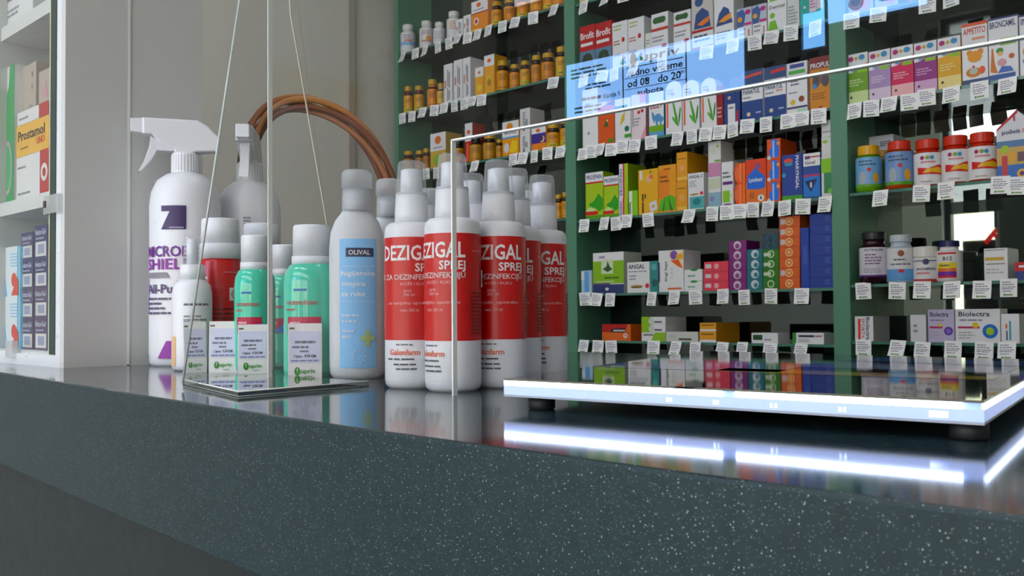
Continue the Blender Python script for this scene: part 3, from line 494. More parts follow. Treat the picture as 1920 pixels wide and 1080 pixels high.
# ---- jars and bottles on the shelves ---------------------------------------------------------------
def jar(bay, l, px, ytop, wpx, nick, body, capc, lab, el, kind='pill_jar', capf=.14, neckf=.1, capr=.8, yoff=.03, labz=(.08, .7), glass=None, group=None, neckc=None, cat='jar', shade=.8):
    zs = SZ(bay, l); yf = YF + yoff
    P = on(px, ytop, 1, yf); Q = on(px, ytop + 30, 1, yf); dep = (P - CAM).dot(FW)
    R = wpx / 2 * dep / FPX; h = P.z - zs
    rz = atan2(-Q.x, yf)
    root = empty(kind, (Q.x, yf, zs), rz); tag(root, nick, cat, group)
    zc = h * (1 - capf); zn = h * (1 - capf - neckf); zs_ = labz[1] * h
    b = MB(); bm = glass or mat(body, .25)
    b.lathe([(R * .9, 0), (R, h * .03), (R, zs_ + h * .02), (R * .94, zn - h * .01), (R * capr * .92, zn + (zc - zn) * .45), (R * capr * .9, zc)], bm, 20); b.build('body', root)
    if neckc:
        b = MB(); b.lathe([(R * capr * .95, zn + .1 * (zc - zn)), (R * capr * .98, zc)], mat(neckc, .25), 20); b.build('neck_band', root)
    b = MB(); b.lathe([(R * capr, zc), (R * capr, h * .985), (R * capr * .93, h)], mat(capc, .35), 20, smooth=False); b.build('cap', root)
    if lab:
        b = MB(); Rl = R + .0003; hl = zs_ - labz[0] * h; b.lathe([(Rl, labz[0] * h), (Rl, zs_)], mat(lab, .4), 20); 
        b.f = b.f[:-2]; b.m = b.m[:-2]; b.sm = b.sm[:-2]
        wl = 2.6 * R
        paint(b, el, wl, hl, cyl(Rl, wl, labz[0] * h), .0003, .0001, 8); b.build('label', root)
    ITEMS.append((bay, l, Q.x, nick)); return root
LN = [('L', .25, .55, .75, .8, 3, '#6a4a18'), ('R', 0, .06, 1, .3, '#c8b828'), ('L', .3, .1, .7, .25, 1, '#5a4a18')]
LN2 = [('L', .25, .5, .8, .85, 4, '#7a4a18'), ('R', .1, .1, .9, .16, '#a86a20')]
def gold(l, px, yt, w, nick, lab='#d89a38', el=LN, capc='#c09a28', neck='#3a2a24', **k):
    jar(1, l, px, yt, w, nick, '#3a2008', capc, lab, el, 'vitamin_jar', .17, .16, .82, neckc=neck, labz=(.04, .66), group=None, **k)
ordn = ['first', 'second', 'third', 'fourth', 'fifth', 'sixth', 'seventh', 'eighth', 'ninth', 'tenth']
for i, (px, yt, w) in enumerate(((932, 5, 22), (956, 0, 23), (981, -8, 24), (1007, -18, 26), (1030, -28, 24), (1049, -30, 25))):
    gold(0, px, yt, w, f'gold capped jar on top shelf of left bay, {ordn[i]} from orange carton', ('#d89a38', '#d8923a', '#dc9440')[i % 3], (LN, LN2)[i % 2])
for i, (px, yt, w) in enumerate(((766, 163, 18), (786, 162, 19), (811, 150, 20), (827, 157, 15))):
    gold(1, px, yt, w, f'gold capped jar on second shelf of left bay, {ordn[i]} from left end', ('#d8a040', '#d8a040', '#dc9048', '#d8b868')[i], (LN, LN, LN2, LN2)[i], neck=('#6a2030', '#6a2a34', '#b07848', '#a89a80')[i])
for i, (px, yt, w) in enumerate(((943, 115, 24), (965.5, 122, 20), (985, 115, 20), (1006, 105, 20), (1028, 101, 26), (1053, 89, 22))):
    gold(1, px, yt, w, f'gold capped jar on second shelf of left bay, {ordn[i]} after pear box', ('#d89a3c', '#d8944a', '#d8a038', '#c88a30', '#cc8a30', '#d8a838')[i], (LN2, LN2, LN)[i % 3])
for i, (px, yt, w) in enumerate(((766, 284, 20), (787, 283, 17), (800, 279, 14))):
    gold(2, px, yt, w, f'dark jar with gold cap on third shelf, {ordn[i]} from left end', '#a8742c', LN2)
for i, (px, yt, w, cp) in enumerate(((860, 263, 23, '#141416'), (893, 256, 25, '#141416'), (918.5, 253, 25, '#c8a020'), (937, 262, 14, '#c09a28'))):
    gold(2, px, yt, w, f'amber glass jar with {"black" if i < 2 else "gold"} cap, {ordn[i]} between red box and flame carton', '#b88a34', LN2, cp, '#1a1210')
for i, (px, yt, w) in enumerate(((1038, 234, 27), (1061, 224, 22))):
    gold(2, px, yt, w, f'gold capped jar on third shelf, {ordn[i]} right of the moon carton', '#cf9438', LN)
for i, (px, yt, w) in enumerate(((893, 363, 18), (1048, 365, 16), (1061, 361, 16))):
    gold(3, px, yt, w, ('gold capped jar on fourth shelf, between red label bottles', 'gold capped jar on fourth shelf, left of two by the post', 'gold capped jar on fourth shelf, touching the post')[i], '#cc9438', LN2)
WL = [('R', 0, .3, 1, .5, '#8ab0d8'), ('R', .3, .5, .7, .62, '#d0907a'), ('L', .25, .65, .75, .9, 2, '#8a8a94')]
for i, (px, yt, w) in enumerate(((765, 48, 28), (800, 41, 27), (824, 43, 23), (851, 23, 27))):
    jar(1, 0, px, yt, w, f'white pill bottle on top shelf of left bay, {ordn[i]} from left end', '#dcdcda', '#e2e2de', '#d8d8da', [WL, [('C', .6, .4, .16, '#e0a060'), ('L', .2, .6, .8, .9, 3, '#a08080'), ('R', .2, .2, .8, .3, '#b08a80')], [('L', .2, .2, .8, .8, 5, '#a0a4a8')], [('L', .25, .4, .75, .9, 4, '#c08a60')]][i], 'pill_bottle', .16, .1, .72, cat='bottle')
animal = lambda c: [('L', .18, .7, .74, .92, 2, '#3a4a5a'), ('C', .3, .3, .12, '#a8b0b8', .2), ('C', .7, .3, .09, '#d8a050', .16), ('C', .5, .58, .06, '#c0303a'), ('R', 0, 0, 1, .1, c)]
jar(3, 3, 1629, 275, 47, 'green gummy jar with yellow cap and blue label', '#6aa018', '#d8a818', '#7aa8cc', animal('#6aa018'), 'gummy_jar', .2, .12, .82, labz=(.1, .74))
jar(3, 3, 1656, 283, 24, 'small yellow capped jar behind the blue labels', '#7a9018', '#c89a18', None, [], 'gummy_jar', .2, .12, .85, yoff=.13)
jar(3, 3, 1687, 266, 52, 'amber gummy jar with orange cap and blue label', '#b0501c', '#c8441c', '#7a98c4', animal('#5a9a3a'), 'gummy_jar', .18, .12, .8, labz=(.08, .76))
band = [('C', .34, .84, .06, '#a02a60'), ('C', .48, .84, .06, '#8aa030'), ('C', .6, .84, .06, '#4a90c0'), ('R', .3, .68, .7, .73, '#d08a90'), ('P', '#c8341c', [.2, .32, .2, .55, .5, .5, .8, .62, .98, .55, .98, .3, .5, .32]), ('P', '#e0b420', [.35, .36, .45, .48, .75, .54, .95, .48, .9, .34, .6, .38]), ('R', .3, .08, .6, .11, '#b0a0a0')]
for i, (px, yt) in enumerate(((1740, 263), (1792, 256), (1842, 250))):
    jar(3, 3, px, yt, 50, f'{("left", "middle", "right")[i]} of three orange gummy jars with white labels', '#b83c10', '#c8441c', '#e4e2e2', band, 'gummy_jar', .2, .1, .84, labz=(.03, .7))
jar(3, 4, 1638.5, 436, 52, 'dark brown bottle with black cap and purple band', '#2a1018', '#1c1c20', '#d4d0d8', [('R', 0, 0, 1, .06, '#4a1a70'), T('NUTRALAB', .24, .88, .07, '#3a3a40', w=.5), ('L', .25, .4, .75, .8, 4, '#7a5a80'), ('L', .2, .12, .8, .3, 3, '#9a90a0')], 'pill_bottle', .14, .14, .8, labz=(.14, .7), cat='bottle')
jar(3, 4, 1689, 441, 50, 'pale bottle with clear cap and blue label base', '#b8c4cc', '#c0c8cc', '#d8d8d8', [('R', 0, 0, 1, .36, '#6a9ccc'), ('C', .5, .84, .09, '#8a4a3a'), ('L', .3, .6, .7, .7, 1, '#556'), ('L', .2, .46, .85, .56, 1, '#667'), ('C', .5, .3, .08, '#c8302a', .05)], 'pill_bottle', .14, .14, .76, labz=(.05, .72), cat='bottle')
jar(3, 4, 1736, 463, 44, 'low white tub with wide white cap', '#dcdad6', '#dedcd6', '#dad8da', [('R', 0, .86, 1, .9, '#3a3f60'), ('C', .5, .84, .1, '#3a3f60'), T('B-COMPLEX', .22, .5, .09, '#333', w=.6), ('R', .2, .34, .6, .4, '#c87a70'), ('R', 0, 0, 1, .12, '#a83a38')], 'pill_bottle', .28, .03, .97, labz=(.02, .68), cat='bottle')
jar(3, 4, 1780, 452, 45, 'white bottle with navy cap and rainbow label', '#dedcd8', '#1a1a50', '#e0dedc', [('R', .1, .9, .7, .96, '#c82030'), T('B12', .3, .68, .13, '#333', w=.28), ('R', .1, .4, .7, .6, '#e0cc40'), ('L', .2, .44, .6, .56, 1, '#555'), ('R', .1, .28, .7, .4, '#d8784a'), ('R', .1, .14, .7, .28, '#6a2a90'), ('R', .1, .06, .7, .14, '#c03040')], 'pill_bottle', .14, .13, .8, labz=(.06, .74), cat='bottle')

# ---- price tags on the shelf edges ------------------------------------------------------------------
TAGEL = [('L', .12, .62, .85, .88, 2, '#8a8c9c'), ('L', .12, .4, .9, .6, 2, '#6a6c84'), ('L', .15, .26, .7, .38, 1, '#8a8c9c'), ('C', .28, .12, .06, '#3a7a2a'), ('R', .36, .08, .75, .16, '#7aa068')]
def tag_mesh(seed):
    b = MB(); w, h = .043, .045; rr = random.Random(seed); bend = rr.uniform(-.004, .008)
    n = 5; mm = mat('#f8f8f6', .6)
    f = lambda z: -bend * ((h - z) / h) ** 2
    for i in range(n):
        z0, z1 = h * i / n, h * (i + 1) / n
        b.hexa([(-w / 2, f(z0), z0 - h), (w / 2, f(z0), z0 - h), (w / 2, f(z0) + .0006, z0 - h), (-w / 2, f(z0) + .0006, z0 - h)], [(-w / 2, f(z1), z1 - h), (w / 2, f(z1), z1 - h), (w / 2, f(z1) + .0006, z1 - h), (-w / 2, f(z1) + .0006, z1 - h)], mm)
    paint(b, TAGEL, w, h, lambda x, z, k: (x - w / 2, f(z) - k, z - h), .0002)
    o = b.build('price_tag'); me = o.data; bpy.data.objects.remove(o); return me
TMESH = [tag_mesh(i) for i in range(5)]
TAGS = {
 (1, 0): (756, 779, 798, 820, 841, 860, 877, 896, 917, 942, 967, 1000, 1040),
 (1, 1): (754, 773, 793, 815, 833, 851, 870, 886, 903, 1038),
 (1, 2): (799, 817, 891, 963, 981, 1002, 1027, 1051),
 (2, 0): (1095, 1137, 1168),
 (2, 1): (1095, 1131, 1151, 1189, 1241, 1325, 1374, 1415, 1447, 1483, 1529),
 (2, 2): (1094, 1110, 1126, 1146, 1167, 1191, 1220, 1271, 1297, 1324, 1350, 1374, 1401, 1436, 1477, 1502, 1535),
 (2, 3): (1096, 1134, 1154, 1176, 1214, 1293, 1336, 1362, 1387, 1412, 1440, 1471, 1506, 1547),
 (2, 4): (1096, 1120, 1144, 1223, 1265, 1303, 1355, 1395, 1445, 1503),
 (2, 5): (1096, 1121, 1145, 1226, 1268, 1304, 1356, 1392, 1445, 1503),
 (3, 1): (1596, 1647, 1739, 1783),
 (3, 2): (1602, 1634, 1667, 1704, 1737, 1783, 1836, 1889),
 (3, 3): (1651, 1728, 1774, 1876, 1909),
 (3, 4): (1618, 1682, 1729, 1785, 1841, 1891),
 (3, 5): (1619, 1684, 1730, 1787, 1845, 1888)}
EXTRA = {(1, 1): -.002}
tl = []
for (bay, l), xs in TAGS.items():
    for px in xs:
        z = SZ(bay, l) + .003
        # y pixel of the shelf edge at this column
        d = FW + RT * ((px - 960) / FPX); t = (YF - .006) / d.y
        P = at(px, t, z); 
        for _ in range(3):
            t *= (YF - .006) / P.y; P = at(px, t, z)
        near = min((i for i in ITEMS if i[0] == bay and i[1] == l), key=lambda i: abs(i[2] - P.x), default=None)
        tl.append([bay, l, P, near[3].replace('gold capped ', 'gold ').replace('white pill', 'pill').replace('dark jar with gold cap', 'dark jar').replace(' of left bay', '').replace('amber glass jar', 'amber jar').replace('between red box and flame carton', 'between red and flame boxes') if near else 'shelf'])
from collections import defaultdict
cnt = defaultdict(list)
for e in tl: cnt[e[3]].append(e)
for k, (bay, l, P, nick) in enumerate(tl):
    grp = sorted(cnt[nick], key=lambda e: e[2].x); i = [e[2] for e in grp].index(P); n = len(grp)
    o = bpy.data.objects.new('price_tag', TMESH[k % 5]); COL.objects.link(o)
    o.location = (P.x, YF - .004 - (k % 3) * .0012, P.z + RND.uniform(-.003, .003))
    o.rotation_euler = (radians(RND.uniform(-16, 2)), radians(RND.uniform(-3, 4)), radians(RND.uniform(-14, 14)))
    which = 'white price tag' if n == 1 else ('left price tag' if i == 0 else 'right price tag' if i == n - 1 else 'middle price tag' if n == 3 else f'{ordn[i]} price tag')
    tag(o, f'{which} under the {nick}', 'price tag', 'price tags along the shelf edges')

# ------------------------------------------------------------------ bottles on the counter
WP = mat('#e4e6ea', .3); FROST = glassy('frosted_plastic', '#fbfcfd', 1.45, .9, .06, .2, '#f6f8fa'); FROST2 = glassy('milky_plastic', '#f4f6f8', 1.45, .9, .08, .5, '#eef1f4')
MILK = mat('#d6dade', .35)
def face(P): return atan2(-P.x, P.y)
def openlabel(b):            # drop the end discs of the last lathe
    for _ in range(2): b.f.pop(); b.m.pop(); b.sm.pop()
def spray(px, t, turn, label, group='red label spray bottles'):
    P = at(px, t, CT); R = .0222
    root = empty('spray_bottle', (P.x, P.y, CT), face(P)); tag(root, label, 'spray bottle', group)
    b = MB(); b.lathe([(.0185, 0), (.0215, .003), (R, .007), (R, .128), (.0214, .132), (.0185, .1348), (.0150, .1356)], WP, 40); b.build('body', root)
    b = MB(); b.lathe([(.0138, .1357), (.0138, .142), (.0130, .1600)], WP, 28); b.build('collar', root)
    b = MB(); b.lathe([(.0092, .1600), (.0086, .1790), (.0060, .1800)], WP, 20); b.build('pump_nozzle', root)
    b = MB(); b.lathe([(.0134, .1580), (.0126, .1620), (.0112, .1840), (.0100, .1862), (0, .1866)], FROST, 28); b.build('overcap', root)
    b = MB(); Rl = R + .0003; z0, z1 = .0395, .1225
    b.lathe([(Rl, z0), (Rl, z1)], mat('#c00814', .34), 48); openlabel(b)
    w = .112; h = z1 - z0; pale = '#e0a0a0'
    E = [T('DEZIGAL', .27, .775, .142, '#eceaea', w=.46), T('SPREJ', .73, .665, .078, '#eceaea', al=1), T('SREDSTVO ZA DEZINFEKCIJU', .73, .585, .05, '#e0c8c8', al=1),
         T('KO\u017dE I RUKU', .44, .53, .026, pale, w=.2), T('sprej', .46, .465, .028, pale), T('200 ml', .46, .425, .028, pale), T('za vanjsku upotrebu', .33, .345, .03, pale, w=.36), T('neto: 200 ml', .44, .275, .03, pale, w=.13),
         ('L', .77, .05, .93, .46, 12, '#6a0810'), ('R', .89, .5, .945, .66, WHT), ('P', RED, [.917, .51, .94, .58, .917, .65, .894, .58]), ('P', WHT, [.917, .53, .934, .58, .917, .63, .9, .58]), ('R', .911, .56, .923, .6, '#222'), ('L', .02, .05, .12, .5, 12, '#8a2028'), ('R', .78, .83, .9, .84, '#d88888')]
    paint(b, E, w, h, cyl(Rl, w, z0, turn), .0003, .00006, 24)
    E2 = [('L', .4, .84, .6, .92, 1, '#667'), T('Galenfarm', .46, .6, .15, '#d8705a', al=.5), ('L', .32, .44, .68, .54, 1, '#50545c'), ('L', .38, .3, .62, .4, 1, '#50545c'), ('L', .4, .18, .6, .28, 1, '#50545c'), ('C', .18, .86, .02, '#9aa8a0')]
    paint(b, E2, w, .030, cyl(R, w, .0095, turn), .0003, .00006, 24)
    b.build('label', root); return root
spray(773, .769, radians(-6), 'white spray bottle with red label, leftmost in front row')
spray(850, .735, radians(-40), 'white spray bottle with red label, nearest of all, behind acrylic edge')
spray(937, .768, radians(-13), 'white spray bottle with red label, third in front row')
spray(968, .812, radians(-25), 'red label spray bottle half hidden behind third one')
spray(1019, .852, radians(-8), 'red label spray bottle at right end, behind the lit tray')
spray(990, .911, radians(-10), 'red label spray bottle at the back, only cap showing beside right end one')
spray(885, .838, radians(-10), 'red label spray bottle whose cap shows behind the nearest one')

def gel(px, t, label):
    P = at(px, t, CT); R = .026; sq = .68
    root = empty('gel_bottle', (P.x, P.y, CT), face(P) + radians(4)); tag(root, label, 'bottle', 'hand cleaner bottles with flip caps')
    b = MB(); b.lathe([(.022, 0), (.0252, .005), (R, .012), (R, .124), (.0246, .138), (.0205, .149), (.0150, .156), (.0135, .159)], MILK, 40, sq); b.build('body', root)
    b = MB(); b.lathe([(.0138, .1585), (.0142, .160), (.0140, .1795)], FROST2, 28); b.lathe([(.0148, .1797), (.0146, .194), (.0130, .197), (0, .1975)], FROST2, 28); b.build('flip_cap', root)
    b = MB(); b.lathe([(.0105, .1585), (.0105, .178)], MILK, 20); b.build('spout', root)
    w, z0, z1 = .034, .0105, .131; h = z1 - z0; mp = ell(R, sq, w, z0); lm = '#98ccfb'
    b = MB(); E = [('R', 0, 0, 1, 1, lm), ('R', .16, .86, .92, .93, '#1c2750'), T('OLIVAL', .23, .877, .036, WHT, w=.6), ('R', .05, .785, .97, .79, '#c8ddf4'), T('higijenska', .04, .715, .038, '#eef4fc', w=.92), T('otopina', .04, .635, .038, '#eef4fc', w=.66), T('za ruke', .04, .555, .038, '#eef4fc', w=.64), ('R', .04, .51, .94, .515, '#c8ddf4'),
        ('L', .05, .34, .55, .43, 2, '#c8ddf4'), ('L', .05, .22, .42, .31, 2, '#c8ddf4'), ('R', .56, .21, .94, .25, '#b4cc90'), ('R', .69, .165, .81, .295, '#b4cc90')] + [('C', .5 + .17 * cos(i * .7), .09 + .05 * sin(i * .7), .03, '#c0d8f2') for i in range(9)]
    paint(b, E, w, h, mp, .0004, .00007, 10); b.build('label', root)
gel(670, .884, 'frosted hand cleaner bottle with sky blue label beside red label bottles')
gel(733, .945, 'frosted flip cap bottle hidden behind the sky blue label one')
gel(808, 1.02, 'frosted flip cap bottle at the back, behind red label spray bottles')

TEAL = mat('#5ec6aa', .15, coat=.3)
def soap(px, t, R, label, zb=.108, zt=.147, turn=0, cr=.68):
    P = at(px, t, CT); root = empty('soap_bottle', (P.x, P.y, CT), face(P)); tag(root, label, 'bottle', 'teal liquid bottles with white caps')
    b = MB(); b.lathe([(R * .88, 0), (R * .98, .003), (R, .008), (R, zb - .016), (R * .95, zb - .007), (R * .8, zb), (R * cr * .95, zb + .002)], TEAL, 36); b.build('body', root)
    b = MB(); c = R * cr; b.lathe([(c * 1.05, zb + .001), (c * 1.05, zb + .009)], WP, 28); b.lathe([(c, zb + .0095), (c * .98, zt - .002), (c * .93, zt), (0, zt)], WP, 28); b.build('cap', root)
    b = MB(); w = R * 2.0; h = zb - .025; Rl = R + .0003
    E = [('L', .22, .84, .52, .9, 1, '#2f70b0'), T('octenisan', .04, .70, .06, '#a8605c', w=.62), ('L', .04, .62, .3, .67, 1, '#a8605c'), ('R', .08, .35, .72, .56, '#b0304a'), ('L', .14, .46, .5, .52, 1, '#e0b0b8'), ('P', '#2f78c8', [.3, .36, .5, .46, .72, .48, .6, .36])]
    paint(b, E, w, h, cyl(R, w, .012, turn - .12), .0003, .0001, 12); b.build('label', root)
soap(585, .905, .0268, 'large teal liquid bottle beside the sky blue label bottle')
soap(478, 1.0, .0215, 'teal liquid bottle behind the third price card', .108, .146)
soap(533, 1.085, .0210, 'teal liquid bottle at the back, between two others', .105, .142)

def foam(px, t, turn, label):
    P = at(px, t, CT); R = .0238; root = empty('foam_bottle', (P.x, P.y, CT), face(P)); tag(root, label, 'bottle', 'red bottles with wide white caps')
    b = MB(); b.lathe([(.021, 0), (.0232, .003), (R, .007), (R, .122), (.0225, .1255)], mat('#c00814', .3, coat=.2), 40)
    w, h = .12, .115
    paint(b, [T('DEZIGAL', .02, .84, .13, '#eceaea', w=.44), ('R', .6, .9, .8, .907, '#d8a0a0'), ('R', .66, .62, .82, .75, '#dcd8d4'), ('P', RED, [.71, .63, .745, .685, .71, .74, .675, .685]), ('P', WHT, [.71, .645, .735, .685, .71, .725, .685, .685]), ('C', .71, .685, .012, '#222'), ('L', .5, .2, .9, .56, 8, '#6a0810'), ('L', .1, .3, .42, .6, 5, '#d86a6a')], w, h, cyl(R, w, .006, turn), .0003, .0001, 24)
    b.build('body', root)
    b = MB(); b.lathe([(.0238, .1258), (.0238, .142), (.0226, .1435)], WP, 36); b.lathe([(.0220, .1437), (.0212, .171), (.0200, .1725), (0, .1725)], WP, 36); b.build('cap', root)
foam(413, 1.083, radians(-22), 'red bottle with wide white cap and flammable sign')
foam(490, 1.145, 0, 'red bottle behind teal ones, only white cap visible')

def backspray(px, t):
    P = at(px, t, CT); R = .0215; root = empty('spray_bottle', (P.x, P.y, CT), face(P)); tag(root, 'small white spray bottle showing barcode, in front of the trigger bottle', 'spray bottle')
    b = MB(); b.lathe([(.018, 0), (.021, .003), (R, .007), (R, .085), (.0195, .094), (.0145, .1)], WP, 36)
    paint(b, [('R', -.12, .02, .06, .4, '#dcb890'), ('L', .3, .78, .95, .84, 1, '#667'), ('L', .3, .5, .95, .68, 4, '#888'), ('R', .4, .06, .43, .36, '#444'), ('R', .45, .06, .5, .36, '#333'), ('R', .52, .06, .54, .36, '#444'), ('R', .57, .06, .63, .36, '#333'), ('R', .3, .4, .42, .62, '#99a')], .044, .085, cyl(R, .044, .004), .0003, .0001, 12); b.build('body', root)
    b = MB(); b.lathe([(.0136, .1), (.0130, .117)], WP, 24); b.build('collar', root)
    b = MB(); b.lathe([(.0062, .117), (.0058, .145), (0, .146)], WP, 16); b.build('pump_nozzle', root)
    b = MB(); b.lathe([(.0098, .1165), (.0086, .1495), (0, .1505)], FROST, 20); b.build('overcap', root)
backspray(360, 1.035)

def trigger(px, t, R, label, turn, front):
    P = at(px, t, CT); root = empty('trigger_spray_bottle', (P.x, P.y, CT), face(P)); tag(root, label, 'spray bottle')
    b = MB(); b.lathe([(R * .92, 0), (R * .98, .004), (R, .012), (R, .196), (R * .95, .212), (R * .80, .226), (R * .55, .234), (.016, .237)], WP, 44)
    b.build('body', root)
    b = MB(); b.lathe([(.0150, .232), (.0165, .236), (.0165, .259), (.0150, .261)], WP, 30, smooth=False)
    for k in range(30): a = 2 * pi * k / 30; b.box(.0164 * cos(a) - .0006, .0164 * cos(a) + .0006, .0164 * sin(a) - .0006, .0164 * sin(a) + .0006, .238, .258, WP)
    b.build('screw_cap', root)
    hd = empty('tmp', (0, 0, 0)) if False else None
    def q(pts): return [((x / 3.858 + 220 - 345) / 1522, .261 + (330 - y) / 3.858 / 1522) for x, y in pts]
    b = MB(); b.prism(q([(190, 205), (190, 90), (570, 90), (640, 130), (725, 215), (720, 310), (560, 322), (520, 345), (410, 345), (405, 315), (300, 262), (250, 205)]), -.011, .011, WP, .002)
    h = b.build('trigger_head', root, bevel=.001)
    b = MB(); b.prism(q([(112, 192), (112, 97), (192, 94), (192, 200)]), -.0085, .0085, WP, .001); n = b.build('nozzle', root)
    b = MB(); b.prism(q([(300, 250), (245, 212), (235, 300), (205, 390), (160, 480), (185, 470), (250, 390), (290, 312), (400, 318), (408, 300)]), -.006, .006, WP, .001); g = b.build('trigger_lever', root)
    if front:
        for o in (h, n, g): o.rotation_euler = (0, 0, radians(82))
    if turn is not None:
        b = MB(); Rl = R + .0003; w, hh = .13, .19; pur, dk = '#8a3a9a', '#3a2a58'
        E = [('P', '#b89ad0', [.0, .3, .0, .95, .02, .7, .07, .45, .06, .3]), ('P', dk, [.27, .98, .50, .98, .50, .945, .27, .945]), ('P', dk, [.36, .95, .50, .95, .50, .83, .27, .83]), ('R', .35, .838, .48, .845, '#aaa4b8'), T('MICROBIAL', .07, .66, .066, '#6a2f86', w=.64), T('SHIELD', .07, .58, .066, pur, w=.52), ('P', '#8a8690', [.07, .525, .36, .525, .33, .56, .07, .56]), T('All-Purpose', .08, .43, .055, '#4a3a68', w=.6), ('L', .08, .29, .42, .41, 4, '#55506a'), ('P', pur, [.24, .02, .48, .02, .48, .13, .33, .13]), ('L', .03, .02, .12, .05, 1, '#667')]
        paint(b, E, w, hh, cyl(Rl, w, .006, turn), .0003, .00012, 20); b.build('label', root)
    else:
        b = MB(); paint(b, [('L', .1, .1, .9, .9, 6, '#8a8aa0')], .02, .03, cyl(R + .0003, .02, .16, .0), .0003, .0001, 4); b.build('label', root)
trigger(347, 1.15, .042, 'tall white trigger bottle with purple print beside the display cabinet', radians(1), False)
trigger(468, 1.225, .040, 'tall white trigger bottle seen end on, in front of the basket', None, True)

# ---- wicker basket ------------------------------------------------------------------------------
wick = mat('#a8704e', .5); wick2 = mat('#7a4630', .55)
Pb = at(603, 1.37, CT); root = empty('wicker_basket', (Pb.x, Pb.y, CT), face(Pb)); tag(root, 'wicker basket with tall arched handle behind the bottles', 'basket')
b = MB(); b.lathe([(.09, 0), (.096, .004), (.116, .085), (.118, .088), (.113, .088), (.093, .008), (0, .006)], wick2, 36, .8); b.build('bowl', root)
b = MB()
for j in range(9):
    z = .008 + j * .0095; r = .097 + j * .0023; n = 48
    b.tube([(r * cos(2 * pi * k / n), .8 * r * sin(2 * pi * k / n) , z + .002 * (1 if (k + j) % 2 else -1)) for k in range(n + 1)], .0036, wick, 6)
b.build('weave', root)
def hx(u):
    if u < .16: x, z = -.106, .09 + .13 * u / .16
    elif u > .84: x, z = .106, .09 + .13 * (1 - u) / .16
    else: v = (u - .16) / .68 * pi; x, z = -.106 * cos(v), .22 + .147 * max(0, sin(v)) ** .75
    return x, z - x * .32 * min(1, (z - .09) / .13)
for s_ in range(5):
    b = MB(); ph = s_ * 2 * pi / 5; pts = []
    for k in range(61):
        u = k / 60; x, z = hx(u); x2, z2 = hx(min(1, u + .01)); x1, z1 = hx(max(0, u - .01)); d = Vector((x2 - x1, 0, z2 - z1)).normalized(); nn = Vector((-d.z, 0, d.x))
        a = ph + u * 6; rr = .0096
        p = Vector((x, 0, z)) + nn * cos(a) * rr + Vector((0, 1, 0)) * sin(a) * rr; pts.append(p)
    b.tube(pts, .0046, (wick, wick2, mat('#b57d56', .55))[s_ % 3], 7); b.build('handle_strand', root)

# ---- acrylic screen -------------------------------------------------------------------------------
YP = .467
PIV = on(853, 600, 1, YP); PD = Vector((1, .045, 0)).normalized(); PN = Vector((-PD.y, PD.x, 0))
def pane(x, y):
    d = ray(x, y); return CAM + d * ((PIV - CAM).dot(PN) / d.dot(PN))
def PP(k, z, o=0): q = PIV + PD * k + PN * o; return (q.x, q.y, z)
KL = (pane(507, 690) - PIV).dot(PD); KR = 1.06; ZC = pane(850, 262).z; VV = Vector(PP(KL, 0))
root = empty('acrylic_screen', (VV.x, VV.y, CT)); tag(root, 'clear acrylic counter screen with cut out opening and triangular foot', 'screen')
oo = Vector((-VV.x, -VV.y, -CT)); TOPZ = CT + .80
b = MB()
for k0, k1, z0, z1 in ((KL, 0, CT + .0005, TOPZ), (0, KR, ZC, TOPZ)):
    b.add([PP(k0, z0), PP(k1, z0), PP(k1, z1), PP(k0, z1)], [(0, 1, 2, 3)], ACR)
b.build('pane', root, oo)
def strip(name, k0, k1, z0, z1):
    b = MB(); t = .0022; b.hexa([PP(k0, z0, -t), PP(k1, z0, -t), PP(k1, z0, t), PP(k0, z0, t)], [PP(k0, z1, -t), PP(k1, z1, -t), PP(k1, z1, t), PP(k0, z1, t)], EDGE); b.build(name, root, oo)
strip('polished_edge', -.0012, 0, CT, ZC); strip('polished_edge', -.0012, KR, ZC - .0012, ZC); strip('polished_edge', KL - .0012, KL, CT + .004, TOPZ)
PA = on(342, 719, 2, CT + .004); nA = (Vector((VV.x, VV.y, 0)) - Vector((PA.x, PA.y, 0))).normalized()
def onfin(x, y):
    d = ray(x, y); n = Vector((-nA.y, nA.x, 0)); k = (Vector((PA.x, PA.y, CAM.z)) - CAM).dot(n) / d.dot(n); return CAM + d * k
TF = onfin(458, -60)
b = MB(); b.add([PA, (VV.x, VV.y, CT + .004), (VV.x, VV.y, TF.z), TF], [(0, 1, 2, 3)], ACR); b.build('brace', root, oo)
b = MB(); b.tube([PA, TF], .0011, mat('#c2cac6', .2), 6); b.build('brace_edge', root, oo)
bp = [(-.778, .391), (-.623, .356), (-.632, .482), (-.785, .482)]
b = MB(); b.hexa([(x, y, CT) for x, y in bp], [(x, y, CT + .0042) for x, y in bp], glassy('base_acrylic', '#dfe8e4', 1.5, 1.6, .0, .06)); b.build('foot_plate', root, oo)
b = MB(); b.tube([(x, y, CT + .0042) for x, y in bp[:3]], .0007, EDGE, 6); b.tube([(x, y, CT + .0006) for x, y in bp[:3]], .0006, mat('#8a948e', .3), 6); b.build('foot_edge', root, oo)
b = MB(); b.tube([at(535, .868, CT + .42), at(545, .87, pane(545, 0).z), at(612, .945, CT + .155), at(640, 1.0, CT + .03)], .0008, mat('#d8d2c0', .6), 6)
tag(b.build('cord'), 'thin pale cord hanging down behind the large teal bottle', 'cord')

